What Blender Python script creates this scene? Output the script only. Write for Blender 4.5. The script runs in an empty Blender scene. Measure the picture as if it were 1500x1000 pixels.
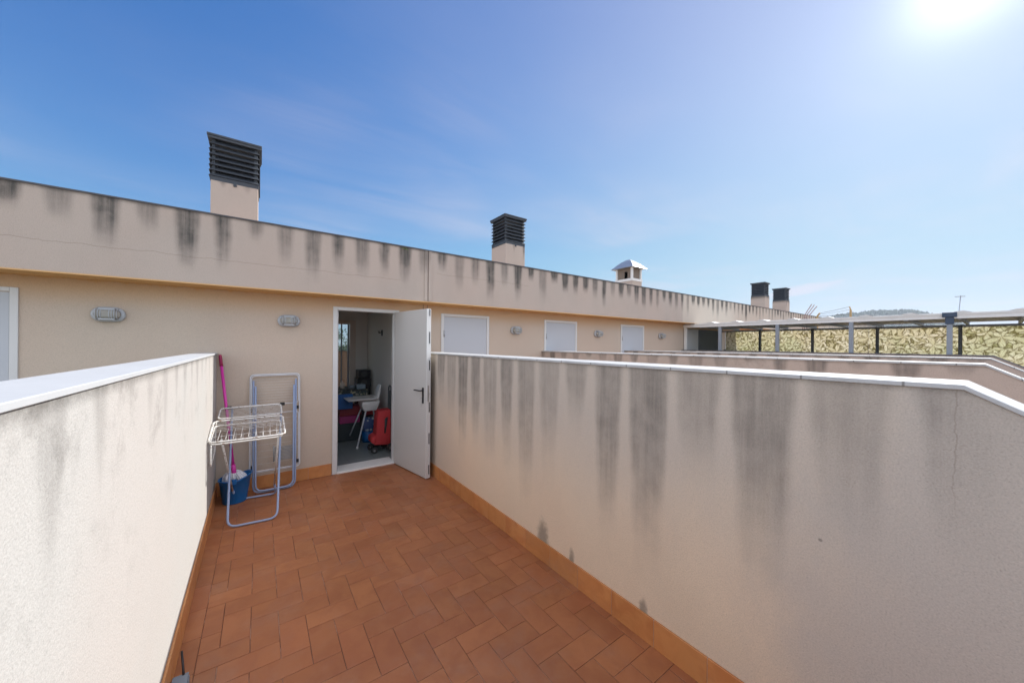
import bpy, bmesh, math, random
from mathutils import Vector, Matrix
random.seed(7)
R = math.radians
sc = bpy.context.scene
C = sc.collection

# ------------------------------------------------------------------ camera, sky, sun, exposure
H = 1.62
cam_d = bpy.data.cameras.new("camera")
cam = bpy.data.objects.new("camera", cam_d); C.objects.link(cam)
cam_d.sensor_width = 36.0
cam_d.lens = 36.0 * 513.735 / 1500.0
cam_d.shift_y = 4.0 / 1500.0
cam_d.clip_start = 0.02
cam_d.clip_end = 12000
cam.matrix_world = (Matrix.Translation((0, 0, H)) @ Matrix.Rotation(-R(35.64), 4, 'Z')
                    @ Matrix.Rotation(R(90), 4, 'X') @ Matrix.Rotation(R(0.431), 4, 'Z'))
sc.camera = cam

SUN = Vector((1.0, 0.035, 0.645)).normalized()
SUN_EL = math.asin(SUN.z); SUN_AZ = math.atan2(SUN.x, SUN.y)
world = bpy.data.worlds.new("World"); sc.world = world
world.use_nodes = True

sun_d = bpy.data.lights.new("sun", 'SUN'); sun_d.energy = 3.2; sun_d.angle = R(0.5); sun_d.color = (1.0, 0.97, 0.915)
sun = bpy.data.objects.new("sun", sun_d); C.objects.link(sun)
sun.rotation_euler = SUN.to_track_quat('Z', 'Y').to_euler()
sc.view_settings.view_transform = 'Standard'; sc.view_settings.look = 'None'
sc.view_settings.gamma = 1; sc.view_settings.use_curve_mapping = False
sc.view_settings.exposure = 0.9
BACK_FILL = 1.15  # strength of the added fill glow behind the camera


# ------------------------------------------------------------------ node helper
class N:
    def __init__(s, nt): s.nt = nt; s.n = nt.nodes; s.l = nt.links
    def new(s, t, **k):
        x = s.n.new(t)
        for a, b in k.items(): setattr(x, a, b)
        return x
    def put(s, sock, v):
        if isinstance(v, bpy.types.NodeSocket): s.l.new(v, sock)
        elif v is not None:
            if hasattr(sock.default_value, '__len__') and not hasattr(v, '__len__'): v = (v,) * len(sock.default_value)
            if hasattr(v, '__len__') and len(sock.default_value) == 4 and len(v) == 3: v = (*v, 1)
            sock.default_value = v
    def m(s, op, a, b=None, c=None, clamp=False):
        x = s.new('ShaderNodeMath', operation=op, use_clamp=clamp)
        s.put(x.inputs[0], a)
        if b is not None: s.put(x.inputs[1], b)
        if c is not None: s.put(x.inputs[2], c)
        return x.outputs[0]
    def vm(s, op, a, b=None):
        x = s.new('ShaderNodeVectorMath', operation=op)
        s.put(x.inputs[0], a)
        if b is not None: s.put(x.inputs[1], b)
        return x.outputs['Value'] if op in ('DOT_PRODUCT', 'LENGTH') else x.outputs[0]
    def sstep(s, v, lo, hi, o0=0.0, o1=1.0):
        x = s.new('ShaderNodeMapRange', interpolation_type='SMOOTHSTEP')
        for i, q in enumerate((v, lo, hi, o0, o1)): s.put(x.inputs[i], q)
        return x.outputs[0]
    def noise(s, vec, scale=5, detail=3, rough=.5, out=0, dist=0):
        x = s.new('ShaderNodeTexNoise'); s.put(x.inputs['Vector'], vec)
        s.put(x.inputs['Scale'], scale); s.put(x.inputs['Detail'], detail); s.put(x.inputs['Roughness'], rough)
        s.put(x.inputs['Distortion'], dist)
        return x.outputs[out]
    def mix(s, f, a, b, bt='MIX'):
        x = s.new('ShaderNodeMix', data_type='RGBA', blend_type=bt)
        s.put(x.inputs[0], f); s.put(x.inputs[6], a); s.put(x.inputs[7], b)
        return x.outputs[2]
    def sep(s, v):
        x = s.new('ShaderNodeSeparateXYZ'); s.put(x.inputs[0], v); return x.outputs
    def comb(s, a, b, c):
        x = s.new('ShaderNodeCombineXYZ'); s.put(x.inputs[0], a); s.put(x.inputs[1], b); s.put(x.inputs[2], c); return x.outputs[0]
    def pos(s): return s.new('ShaderNodeNewGeometry').outputs['Position']
    def rnd_island(s): return s.new('ShaderNodeNewGeometry').outputs['Random Per Island']
    def wn(s, v):
        x = s.new('ShaderNodeTexWhiteNoise', noise_dimensions='1D'); s.put(x.inputs['W'], v); return x.outputs['Value']
    def bump(s, h, strength=.3, dist=.01):
        x = s.new('ShaderNodeBump'); s.put(x.inputs['Height'], h); s.put(x.inputs['Strength'], strength); s.put(x.inputs['Distance'], dist)
        return x.outputs[0]


def mat(name):
    m = bpy.data.materials.new(name); m.use_nodes = True
    nt = m.node_tree; nt.nodes.clear(); g = N(nt)
    b = g.new('ShaderNodeBsdfPrincipled'); o = g.new('ShaderNodeOutputMaterial')
    g.l.new(b.outputs[0], o.inputs[0]); g.b = b; g.o = o
    return m, g


# sky
g = N(world.node_tree); world.node_tree.nodes.clear()
sky = g.new('ShaderNodeTexSky', sky_type='NISHITA'); sky.sun_disc = False
sky.sun_elevation = SUN_EL; sky.sun_rotation = SUN_AZ
sky.altitude = 60; sky.air_density = 1.0; sky.dust_density = 0.0; sky.ozone_density = 6.0
EXPO = 2 ** sc.view_settings.exposure
d = g.new('ShaderNodeTexCoord').outputs['Generated']
dx, dy, dz = g.sep(d)
zz = g.m('MAXIMUM', dz, 0.06)
flat = g.comb(g.m('DIVIDE', dx, zz), g.m('DIVIDE', dy, zz), 0.0)
# thin cirrus: streaky noise on a plane high above
rot = g.new('ShaderNodeMapping'); g.put(rot.inputs[0], flat); rot.inputs['Rotation'].default_value = (0, 0, R(38)); rot.inputs['Scale'].default_value = (0.5, 1.5, 1)
big = g.noise(flat, 0.42, 3, .5)
fine = g.noise(rot.outputs[0], .9, 7, .6, dist=.6)
cir = g.m('MULTIPLY', g.m('MULTIPLY', g.sstep(big, .40, .66), g.sstep(fine, .25, .85)), 2.0)
sd = g.vm('DOT_PRODUCT', d, tuple(SUN)); sdc = g.m('MAXIMUM', sd, 0.0)
wide = g.m('POWER', sdc, 3.5)
low = g.m('POWER', g.m('SUBTRACT', 1.0, g.m('MAXIMUM', dz, 0.0)), 3.5)
# one small bright cloud low over the roofs
cd = Vector((0.952, 0.255, 0.122)).normalized()
side = Vector((cd.y, -cd.x, 0)).normalized(); up = side.cross(cd)
cu = g.vm('DOT_PRODUCT', d, tuple(side)); cv = g.vm('DOT_PRODUCT', d, tuple(up))
cv2 = g.m('SUBTRACT', cv, g.m('MULTIPLY', cu, 0.16))
cn = g.noise(g.comb(g.m('MULTIPLY', cu, 14.0), g.m('MULTIPLY', cv2, 70.0), 3.0), 1.0, 6, .6)
rr = g.m('SQRT', g.m('ADD', g.m('POWER', g.m('DIVIDE', cu, .085), 2.0), g.m('POWER', g.m('DIVIDE', cv2, .013), 2.0)))
puff = g.m('MULTIPLY', g.sstep(g.m('ADD', rr, g.m('MULTIPLY', g.m('SUBTRACT', cn, .5), 1.6)), 1.0, .25), g.sstep(sd, 0.0, .3))
# added unseen cloud behind the photographer and overhead, filling the shaded walls with light
fw = g.vm('DOT_PRODUCT', d, (.5827, .8127, 0.0))
cb = g.noise(flat, .8, 6, .6)
back_fill = g.m('MULTIPLY', g.sstep(fw, .10, -.30), g.sstep(cb, .30, .55, .55, 1.0))
# added unseen bright patch above the sun, to lighten the left floor
vd = Vector((.60, -.14, .79)).normalized()
veil_fill = g.m('MULTIPLY', g.sstep(g.vm('DOT_PRODUCT', d, tuple(vd)), .915, .985), g.sstep(cb, .2, .6, .5, 1.0))
chan = []
sr = g.new('ShaderNodeSeparateColor'); g.put(sr.inputs[0], sky.outputs[0])
for k, (w1, c1) in enumerate(((.54, .36), (.33, .30), (.0, .18))):
    e = g.m('POWER', g.m('MULTIPLY', sr.outputs[k], (.19, .325, .375)[k]), 1.38)
    e = g.m('ADD', e, g.m('MULTIPLY', wide, w1))
    e = g.m('ADD', e, g.m('MULTIPLY', low, (.30, .12, .0)[k]))
    e = g.m('ADD', e, g.m('MULTIPLY', cir, c1)); e = g.m('ADD', e, g.m('MULTIPLY', puff, 1.7))
    v = g.m('SUBTRACT', 1.0, g.m('EXPONENT', g.m('MULTIPLY', e, -1.0)))
    v = g.m('MULTIPLY', v, (.69, .705, .825)[k])
    v = g.m('ADD', v, g.m('ADD', g.m('MULTIPLY', g.m('POWER', sdc, 14.0), .17), g.m('ADD', g.m('MULTIPLY', g.m('POWER', sdc, 90.0), .16), g.m('MULTIPLY', g.m('POWER', sdc, 600.0), .6))))
    v = g.m('ADD', v, g.m('MULTIPLY', veil_fill, (2.9, 2.8, 2.65)[k]))
    v = g.m('ADD', v, g.m('MULTIPLY', back_fill, (BACK_FILL*1.04, BACK_FILL, BACK_FILL*.95)[k]))
    chan.append(g.m('MULTIPLY', v, 1.0/(EXPO*.15)))
bg = g.new('ShaderNodeBackground'); g.put(bg.inputs[0], g.comb(*chan)); bg.inputs[1].default_value = 0.15
wo = g.new('ShaderNodeOutputWorld'); g.l.new(bg.outputs[0], wo.inputs[0])


# ------------------------------------------------------------------ mesh helpers
class MB:
    def __init__(s): s.bm = bmesh.new()
    def box(s, x0, x1, y0, y1, z0, z1, M=None):
        P = [(x, y, z) for z in (z0, z1) for x, y in ((x0, y0), (x1, y0), (x1, y1), (x0, y1))]
        if M is not None: P = [M @ Vector(p) for p in P]
        v = [s.bm.verts.new(p) for p in P]
        for f in ((0, 3, 2, 1), (4, 5, 6, 7), (0, 1, 5, 4), (1, 2, 6, 5), (2, 3, 7, 6), (3, 0, 4, 7)):
            s.bm.faces.new([v[i] for i in f])
        return s
    def bar(s, a, b, w, t, up=(0, 0, 1)):
        a = Vector(a); b = Vector(b); z = (b - a).normalized(); u = Vector(up)
        x = u.cross(z)
        if x.length < 1e-4: x = Vector((1, 0, 0)).cross(z)
        x.normalize(); y = z.cross(x)
        M = Matrix.Translation(a) @ Matrix((x, y, z)).transposed().to_4x4()
        return s.box(-w/2, w/2, -t/2, t/2, 0, (b-a).length, M)
    def prism(s, prof, axis, a, b):
        """prof 2D outline extruded along axis (x: prof=(y,z); y: (x,z); z: (x,y))"""
        def P(p, t):
            return {'x': (t, p[0], p[1]), 'y': (p[0], t, p[1]), 'z': (p[0], p[1], t)}[axis]
        A = [s.bm.verts.new(P(p, a)) for p in prof]; B = [s.bm.verts.new(P(p, b)) for p in prof]
        n = len(prof)
        s.bm.faces.new(A[::-1]); s.bm.faces.new(B)
        for i in range(n): s.bm.faces.new((A[i], A[(i+1) % n], B[(i+1) % n], B[i]))
        return s
    def tube(s, pts, r, seg=8, closed=False, r2=None):
        pts = [Vector(p) for p in pts]; n = len(pts); rings = []
        prev = None
        for i, p in enumerate(pts):
            if closed: t = pts[(i+1) % n] - pts[i-1]
            else: t = pts[min(i+1, n-1)] - pts[max(i-1, 0)]
            t.normalize()
            if prev is None:
                a = Vector((0, 0, 1)) if abs(t.z) < .9 else Vector((1, 0, 0))
                x = a.cross(t).normalized()
            else:
                x = (prev - t * prev.dot(t)).normalized()
            prev = x; y = t.cross(x)
            rad = r if r2 is None else r + (r2 - r) * i / (n - 1)
            rings.append([s.bm.verts.new(p + (x * math.cos(k*2*math.pi/seg) + y * math.sin(k*2*math.pi/seg)) * rad) for k in range(seg)])
        for i in range(n if closed else n - 1):
            A, B = rings[i], rings[(i+1) % n]
            for k in range(seg):
                f = s.bm.faces.new((A[k], A[(k+1) % seg], B[(k+1) % seg], B[k])); f.smooth = True
        if not closed:
            s.bm.faces.new(rings[0][::-1]); s.bm.faces.new(rings[-1])
        return s
    def lathe(s, prof, seg=32, c=(0, 0, 0), sx=1, sy=1, cap=True):
        rings = []
        for r, z in prof:
            rings.append([s.bm.verts.new((c[0] + sx*r*math.cos(k*2*math.pi/seg), c[1] + sy*r*math.sin(k*2*math.pi/seg), c[2] + z)) for k in range(seg)])
        for A, B in zip(rings, rings[1:]):
            for k in range(seg):
                f = s.bm.faces.new((A[k], A[(k+1) % seg], B[(k+1) % seg], B[k])); f.smooth = True
        if cap: s.bm.faces.new(rings[0][::-1]); s.bm.faces.new(rings[-1])
        return s
    def loft(s, loops, caps=True, smooth=True):
        rings = [[s.bm.verts.new(p) for p in L] for L in loops]
        for A, B in zip(rings, rings[1:]):
            n = len(A)
            for k in range(n):
                f = s.bm.faces.new((A[k], A[(k+1) % n], B[(k+1) % n], B[k])); f.smooth = smooth
        if caps: s.bm.faces.new(rings[0][::-1]); s.bm.faces.new(rings[-1])
        return s
    def quad(s, *p):
        s.bm.faces.new([s.bm.verts.new(q) for q in p]); return s
    def move(s, M):
        bmesh.ops.transform(s.bm, matrix=M, verts=s.bm.verts); return s
    def build(s, name, m, parent=None, bevel=0, bseg=2, origin=None):
        bmesh.ops.recalc_face_normals(s.bm, faces=s.bm.faces)
        if origin is not None: s.move(Matrix.Translation(-Vector(origin)))
        me = bpy.data.meshes.new(name); s.bm.to_mesh(me); s.bm.free()
        me.materials.append(m)
        o = bpy.data.objects.new(name, me); C.objects.link(o)
        if origin is not None: o.location = origin
        if parent is not None:
            o.parent = parent
        if bevel:
            b = o.modifiers.new('bevel', 'BEVEL'); b.width = bevel; b.segments = bseg; b.limit_method = 'ANGLE'; b.angle_limit = R(40)
            b.harden_normals = False
        return o


def fillet(pts, r, n=5, closed=False):
    pts = [Vector(p) for p in pts]; out = []; L = len(pts)
    for i, p in enumerate(pts):
        if not closed and i in (0, L-1): out.append(p); continue
        a = pts[i-1]; b = pts[(i+1) % L]
        da = (a-p); db = (b-p); q = min(r, da.length*.45, db.length*.45)
        A = p + da.normalized()*q; B = p + db.normalized()*q
        for k in range(n+1):
            t = k/n; out.append(A*(1-t)**2 + p*2*t*(1-t) + B*t*t)
    return out


def thing(name, loc, label, cat, group=None, rz=0):
    o = bpy.data.objects.new(name, None); C.objects.link(o); o.location = loc; o.rotation_euler = (0, 0, rz)
    o.empty_display_size = .1
    return tag(o, label, cat, group)
def tag(o, label, cat, group=None):
    o['label'] = label; o['category'] = cat
    if group: o['group'] = group
    return o
def struct(o): o['kind'] = 'structure'; return o
def copy_tree(o, parent=None):
    c = o.copy(); C.objects.link(c)
    if parent is not None: c.parent = parent
    for ch in o.children[:]: copy_tree(ch, c)
    return c


# ------------------------------------------------------------------ materials
def simple(name, col, rough=.6, metal=0, var=.12, scale=8, bump=0, bscale=60, spec=.5, coat=0):
    m, g = mat(name); p = g.new('ShaderNodeTexCoord').outputs['Object']
    n = g.noise(p, scale, 4, .6); n2 = g.noise(p, scale*9, 2, .5)
    f = g.m('ADD', g.m('MULTIPLY', n, .7), g.m('MULTIPLY', n2, .3))
    f = g.m('MULTIPLY_ADD', f, var*2, 1-var)
    c = g.mix(1.0, (*col, 1), g.comb(f, f, f), 'MULTIPLY')
    g.put(g.b.inputs['Base Color'], c)
    g.put(g.b.inputs['Roughness'], g.m('MULTIPLY_ADD', n, .2, rough-.1)); g.put(g.b.inputs['Metallic'], metal)
    g.put(g.b.inputs['Specular IOR Level'], spec)
    if bump: g.put(g.b.inputs['Normal'], g.bump(g.noise(p, bscale, 3, .6), bump, .004))
    return m


def stucco(name, greying=None, base=(.50, .375, .30), axis='y', ztop=1.5, period=.271, phase=.458, centre=False, lmin=.3, lmax=1.0,
           dark=(.10, .092, .082), amp=1.0, width=.5, taper=.5, patch=0.0, rust=None, soffit=None, cracks=(), dirt=.35,
           away=None, soft=.2, vcrack=None, lighter=None, low_spots=()):
    """rendered plaster: fine grain, faint cloudy dirt, and the dark runs that water has left below each coping joint"""
    m, g = mat(name); p = g.pos(); x, y, z = g.sep(p)
    a = {'y': y, 'x': x}[axis]
    wob = g.m('MULTIPLY', g.m('SUBTRACT', g.noise(g.comb(g.m('MULTIPLY', a, 2.2), 0.0, g.m('MULTIPLY', z, 1.6)), 1.6, 2, .5), .5), .16)
    s = g.m('ADD', g.m('DIVIDE', g.m('SUBTRACT', a, phase - (0 if not centre else period/2)), period), wob)
    cell = g.m('FLOOR', s); fr = g.m('FRACT', s)
    r1 = g.wn(cell); r2 = g.wn(g.m('ADD', cell, 37.7))
    e = g.m('MINIMUM', fr, g.m('SUBTRACT', 1.0, fr))           # 0 at joint, .5 mid tile
    depth = g.m('SUBTRACT', ztop, z)
    L = g.m('MULTIPLY_ADD', r1, lmax-lmin, lmin)
    dn = g.m('ADD', g.m('DIVIDE', depth, L), g.m('MULTIPLY', g.m('SUBTRACT', g.noise(p, 6, 3, .6), .5), .35))
    lo = g.m('MULTIPLY_ADD', g.m('MAXIMUM', dn, 0.0), taper*.4, .5-width*.5-.06)
    lo = g.m('MULTIPLY_ADD', g.wn(g.m('ADD', cell, 11.3)), .10, g.m('SUBTRACT', lo, .03))
    prof = g.sstep(e, g.m('SUBTRACT', lo, soft*.25), g.m('ADD', lo, soft))
    fade = g.sstep(dn, 1.05, .20)
    grain = g.noise(p, 190, 3, .65)
    breakup = g.sstep(g.noise(p, 9, 5, .6), .25, .7)
    streak = g.m('MULTIPLY', g.m('MULTIPLY', prof, fade), g.m('MULTIPLY_ADD', breakup, .35, .7))
    streak = g.m('MULTIPLY', streak, g.m('MULTIPLY_ADD', r2, .75, .45))
    if away is not None: streak = g.m('MULTIPLY', streak, g.sstep(a, away[0], away[1], away[2] if len(away) > 2 else 0.0, 1.0))
    streak = g.m('MULTIPLY', streak, amp, clamp=True)
    # overall soft soiling in the upper part
    cloud = g.noise(g.comb(g.m('MULTIPLY', a, 1.0), 0.0, g.m('MULTIPLY', z, .7)), 1.7, 5, .6)
    soil = g.m('MULTIPLY', g.sstep(cloud, .38, .75), dirt)
    col = g.mix(g.m('MULTIPLY', soil, .6), base, tuple(c*.66+.02 for c in base))
    pink = g.sstep(g.noise(p, .9, 3, .5), .35, .65)
    col = g.mix(g.m('MULTIPLY', pink, .35), col, (base[0]*1.05, base[1]*.94, base[2]*.90))
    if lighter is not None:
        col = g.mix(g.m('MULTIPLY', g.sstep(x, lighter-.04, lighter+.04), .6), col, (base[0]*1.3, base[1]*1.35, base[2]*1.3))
    if greying:      # stained grey towards the top; near and far ends greyer too
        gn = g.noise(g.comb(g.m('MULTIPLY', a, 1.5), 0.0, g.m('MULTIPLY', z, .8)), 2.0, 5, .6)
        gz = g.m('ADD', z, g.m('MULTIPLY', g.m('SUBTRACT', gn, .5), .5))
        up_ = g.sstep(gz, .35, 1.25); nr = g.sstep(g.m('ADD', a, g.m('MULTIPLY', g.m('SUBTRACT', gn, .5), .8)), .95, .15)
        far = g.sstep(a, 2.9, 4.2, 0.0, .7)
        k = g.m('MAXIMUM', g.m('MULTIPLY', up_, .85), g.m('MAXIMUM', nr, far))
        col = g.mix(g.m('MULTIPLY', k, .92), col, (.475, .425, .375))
    vs = g.noise(g.comb(g.m('MULTIPLY', a, 26.0), 0.0, g.m('MULTIPLY', z, 1.1)), 1.0, 5, .65)
    streak = g.m('MULTIPLY', streak, g.m('MULTIPLY_ADD', g.sstep(vs, .25, .75), .55, .62), clamp=True)
    col = g.mix(streak, col, dark)
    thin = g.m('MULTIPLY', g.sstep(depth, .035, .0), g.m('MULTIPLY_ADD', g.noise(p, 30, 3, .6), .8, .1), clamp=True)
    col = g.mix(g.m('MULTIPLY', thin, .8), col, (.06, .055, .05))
    for (sy, sz, sw, sh) in low_spots:      # damp spots rising from the skirting
        q = g.m('SQRT', g.m('ADD', g.m('POWER', g.m('DIVIDE', g.m('SUBTRACT', a, sy), sw), 2.0), g.m('POWER', g.m('DIVIDE', g.m('SUBTRACT', z, sz), sh), 2.0)))
        q = g.m('ADD', q, g.m('MULTIPLY', g.m('SUBTRACT', g.noise(p, 30, 3, .6), .5), .8))
        col = g.mix(g.m('MULTIPLY', g.sstep(q, 1.1, .4), .6), col, (.10, .09, .08))
    if patch:
        q = g.sstep(g.noise(p, 3.3, 6, .7), .52, .72)
        col = g.mix(g.m('MULTIPLY', g.m('MULTIPLY', q, patch), g.sstep(depth, .95, .0)), col, dark)
    if rust is not None:       # tan mineral run-off under the soffit
        rz, rh = rust
        q = g.m('DIVIDE', g.m('SUBTRACT', rz, z), rh)
        nn = g.noise(g.comb(g.m('MULTIPLY', a, 7.0), 0.0, g.m('MULTIPLY', z, 1.4)), 1.0, 4, .65)
        q = g.m('DIVIDE', q, g.m('MULTIPLY_ADD', g.sstep(nn, .35, .75), 1.0, .25))
        k = g.m('MULTIPLY', g.sstep(q, 1.0, 0.0), g.m('MULTIPLY_ADD', nn, .6, .45), clamp=True)
        wide = g.m('MULTIPLY', g.sstep(g.m('SUBTRACT', rz, z), rh*3.6, 0.0), .5)
        k = g.m('MAXIMUM', k, wide)
        col = g.mix(k, col, (.60, .32, .10))
    if soffit is not None:
        k = g.sstep(z, soffit+.02, soffit+.002)
        col = g.mix(g.m('MULTIPLY', k, .9), col, (.70, .40, .15))
    if vcrack is not None:
        wig = g.m('MULTIPLY', g.m('SUBTRACT', g.noise(g.comb(0.0, 0.0, z), 7.0, 5, .65), .5), .05)
        q = g.m('ABSOLUTE', g.m('SUBTRACT', g.m('SUBTRACT', a, vcrack[0]), wig))
        col = g.mix(g.m('MULTIPLY', g.sstep(q, .0028, .0006), g.m('MULTIPLY', g.sstep(z, vcrack[1], vcrack[1]+.3), .28)), col, (.16, .12, .09))
    for (cz, c0, c1) in cracks:
        wig = g.m('MULTIPLY', g.m('SUBTRACT', g.noise(g.comb(a, 0.0, 0.0), 3.0, 6, .65), .5), .09)
        q = g.m('ABSOLUTE', g.m('SUBTRACT', g.m('SUBTRACT', z, cz), wig))
        k = g.m('MULTIPLY', g.sstep(q, .0045, .0005), g.m('MULTIPLY', g.sstep(a, c0, c0+.1), g.sstep(a, c1, c1-.1)))
        col = g.mix(g.m('MULTIPLY', k, .35), col, (.16, .11, .08))
    gv = g.m('MULTIPLY_ADD', grain, .44, .78)
    spk = g.sstep(g.noise(p, 150, 2, .5), .30, .45, .90, 1.0)
    gv = g.m('MULTIPLY', gv, spk)
    col = g.mix(1.0, col, g.comb(gv, gv, gv), 'MULTIPLY')
    g.put(g.b.inputs['Base Color'], col); g.put(g.b.inputs['Roughness'], .93); g.put(g.b.inputs['Specular IOR Level'], .2)
    g.put(g.b.inputs['Normal'], g.bump(g.m('ADD', grain, g.m('MULTIPLY', g.noise(p, 80, 3, .6), .35)), .35, .005))
    return m


def tile_mat(name, c1, c2, c3, rough=.42, bump=.15):
    m, g = mat(name); p = g.pos(); r = g.rnd_island()
    r2 = g.wn(g.m('MULTIPLY', r, 91.3)); r3 = g.wn(g.m('MULTIPLY', r, 517.1))
    n = g.noise(g.vm('ADD', p, g.comb(g.m('MULTIPLY', r, 40.0), g.m('MULTIPLY', r2, 17.0), 0.0)), 7, 4, .6, dist=.6)
    col = g.mix(g.sstep(n, .35, .65), (*c1, 1), (*c2, 1))
    col = g.mix(g.m('MULTIPLY', r2, .55), col, (*c3, 1))
    dirt = g.noise(p, 1.3, 5, .65)
    f = g.m('MULTIPLY_ADD', dirt, .5, .75)
    f = g.m('MULTIPLY', f, g.m('MULTIPLY_ADD', r3, .16, .92))
    col = g.mix(1.0, col, g.comb(f, f, f), 'MULTIPLY')
    dust = g.m('MULTIPLY', g.sstep(g.noise(p, 3.1, 6, .7), .45, .8), .22)
    col = g.mix(dust, col, (.32, .25, .2))
    g.put(g.b.inputs['Base Color'], col)
    g.put(g.b.inputs['Roughness'], g.m('MULTIPLY_ADD', g.noise(p, 11, 4, .6), .3, rough-.12)); g.put(g.b.inputs['Specular IOR Level'], .4)
    g.put(g.b.inputs['Normal'], g.bump(g.noise(p, 35, 4, .6), bump, .003))
    return m


def coping_mat(name, col=(.47, .475, .47), per=.27):
    m, g = mat(name); p = g.pos(); x, y, z = g.sep(p)
    n = g.noise(p, 5, 6, .65); n2 = g.noise(p, 60, 4, .7)
    c = g.mix(g.sstep(n, .4, .8), (*col, 1), tuple(v*.72 for v in col))
    c = g.mix(g.m('MULTIPLY', g.sstep(n2, .55, .75), .35), c, (.35, .33, .3))
    fr = g.m('FRACT', g.m('DIVIDE', g.m('SUBTRACT', y, .458), per)); e = g.m('MINIMUM', fr, g.m('SUBTRACT', 1.0, fr))
    c = g.mix(g.m('MULTIPLY', g.sstep(e, .018, .006), .75), c, (.14, .13, .12))
    g.put(g.b.inputs['Base Color'], c); g.put(g.b.inputs['Roughness'], .7)
    g.put(g.b.inputs['Normal'], g.bump(n2, .3, .004))
    return m


CREAM = (.488, .412, .352)
M = {}
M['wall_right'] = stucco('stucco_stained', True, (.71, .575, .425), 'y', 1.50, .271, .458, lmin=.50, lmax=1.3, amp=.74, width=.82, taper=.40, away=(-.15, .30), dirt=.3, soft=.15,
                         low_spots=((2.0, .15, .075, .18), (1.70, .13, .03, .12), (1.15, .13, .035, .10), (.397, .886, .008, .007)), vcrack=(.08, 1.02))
M['wall_left'] = stucco('stucco_sunlit', None, (.435, .425, .405), 'y', 1.50, .271, .40, lmin=.12, lmax=.5, amp=.42, width=.5, taper=.7, patch=.4, dirt=.15)  # same plaster; whiter hue puts the strong sunlight into the colour
M['wall_far'] = stucco('stucco_neighbour', None, CREAM, 'y', 1.50, .271, .30, lmin=.06, lmax=.35, amp=.8, width=.55, taper=.4, dirt=.8, patch=.25, soft=.14)
M['facade'] = stucco('stucco_facade', None, (.54, .452, .365), 'x', 9.0, .26, 0, amp=0.0, dirt=.25, rust=(2.175, .085))
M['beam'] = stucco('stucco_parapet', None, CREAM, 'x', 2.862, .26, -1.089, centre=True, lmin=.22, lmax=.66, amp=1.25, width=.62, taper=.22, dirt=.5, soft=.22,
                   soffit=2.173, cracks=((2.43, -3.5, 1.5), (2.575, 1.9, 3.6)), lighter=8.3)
M['chimney'] = stucco('stucco_chimney', None, CREAM, 'x', 4.03, .3, .12, centre=True, lmin=.1, lmax=.5, amp=.8, width=.35, taper=.4, dirt=.5)
M['coping'] = coping_mat('coping_white')
M['coping_plain'] = simple('coping_weathered', (.43, .44, .45), .75, var=.12, scale=3)
M['coping_dark'] = simple('coping_grey', (.17, .165, .17), .7, var=.3, scale=6)
M['coping_edge'] = simple('parapet_cap', (.09, .085, .09), .7, var=.3, scale=6)
M['tile'] = tile_mat('terracotta_tile', (.37, .145, .056), (.315, .115, .046), (.33, .116, .050))
M['skirt'] = tile_mat('terracotta_skirting', (.56, .245, .085), (.47, .18, .06), (.52, .23, .08), rough=.38)
m, g = mat('grout'); p = g.pos()
n = g.noise(p, 3.2, 5, .7); c = g.mix(g.sstep(n, .48, .62), (.15, .07, .045, 1), (.46, .30, .22, 1))
g.put(g.b.inputs['Base Color'], c); g.put(g.b.inputs['Roughness'], .9)
M['grout'] = m
M['grout_pale'] = simple('grout_pale', (.45, .33, .25), .9, var=.3, scale=14)
M['door'] = simple('door_paint', (.535, .525, .50), .42, var=.03, scale=3)
M['door_blue'] = simple('door_paint_grey', (.47, .49, .52), .5, var=.04, scale=3)
M['frame'] = simple('door_frame_paint', (.62, .615, .60), .4, var=.05, scale=5)
M['black'] = simple('black_plastic', (.02, .02, .022), .4)
M['rubber'] = simple('black_rubber', (.03, .03, .03), .8)
M['steel'] = simple('brushed_steel', (.45, .45, .46), .35, metal=1)
M['lamp_grey'] = simple('lamp_casting', (.42, .44, .46), .5, var=.15, scale=40)
M['cowl'] = simple('cowl_metal', (.042, .05, .062), .55, var=.25, scale=10)
M['white'] = simple('white_paint', (.72, .71, .68), .5, var=.08)
M['zinc'] = simple('zinc_roof', (.42, .45, .48), .38, metal=.6, var=.12)
M['post_grey'] = simple('post_aluminium', (.26, .29, .33), .45, var=.08)
M['roof_panel'] = simple('roof_panel', (.50, .50, .49), .6, var=.15, scale=4)
M['pale'] = simple('pale_trim', (.74, .73, .70), .6, var=.18, scale=5)
M['blue_tube'] = simple('blue_lacquer', (.27, .34, .50), .38, var=.12, scale=20)
M['ochre'] = simple('ochre_paint', (.5, .35, .16), .7)
M['plaster_room'] = simple('room_plaster', (.80, .77, .72), .85, var=.04, scale=2)
M['timber'] = simple('painted_timber', (.72, .62, .54), .6, var=.1, scale=3)
M['red'] = simple('red_nylon', (.47, .03, .035), .7, var=.2, scale=12, bump=.3, bscale=120)
M['darkred'] = simple('dark_red_plastic', (.28, .02, .03), .5)
M['magenta'] = simple('magenta_plastic', (.36, .02, .14), .5)
M['blue'] = simple('blue_plastic', (.004, .12, .36), .38, var=.12)
M['bright_blue'] = simple('bright_blue_bag', (.01, .10, .32), .6, var=.25, scale=10)
M['hc_white'] = simple('white_plastic', (.78, .78, .75), .35, var=.03)
M['pink'] = simple('pink_lacquer', (.62, .035, .34), .35, var=.1)
M['dark_pink'] = simple('dark_red_grip', (.35, .02, .09), .5)
M['mop'] = simple('mop_cotton', (.62, .62, .66), .95, var=.25, scale=40, bump=.8, bscale=90)
M['soil_grey'] = simple('grey_tray', (.19, .22, .25), .6)
M['foliage_far'] = simple('foliage_far', (.055, .08, .045), .9, var=.4, scale=.5)
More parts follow.
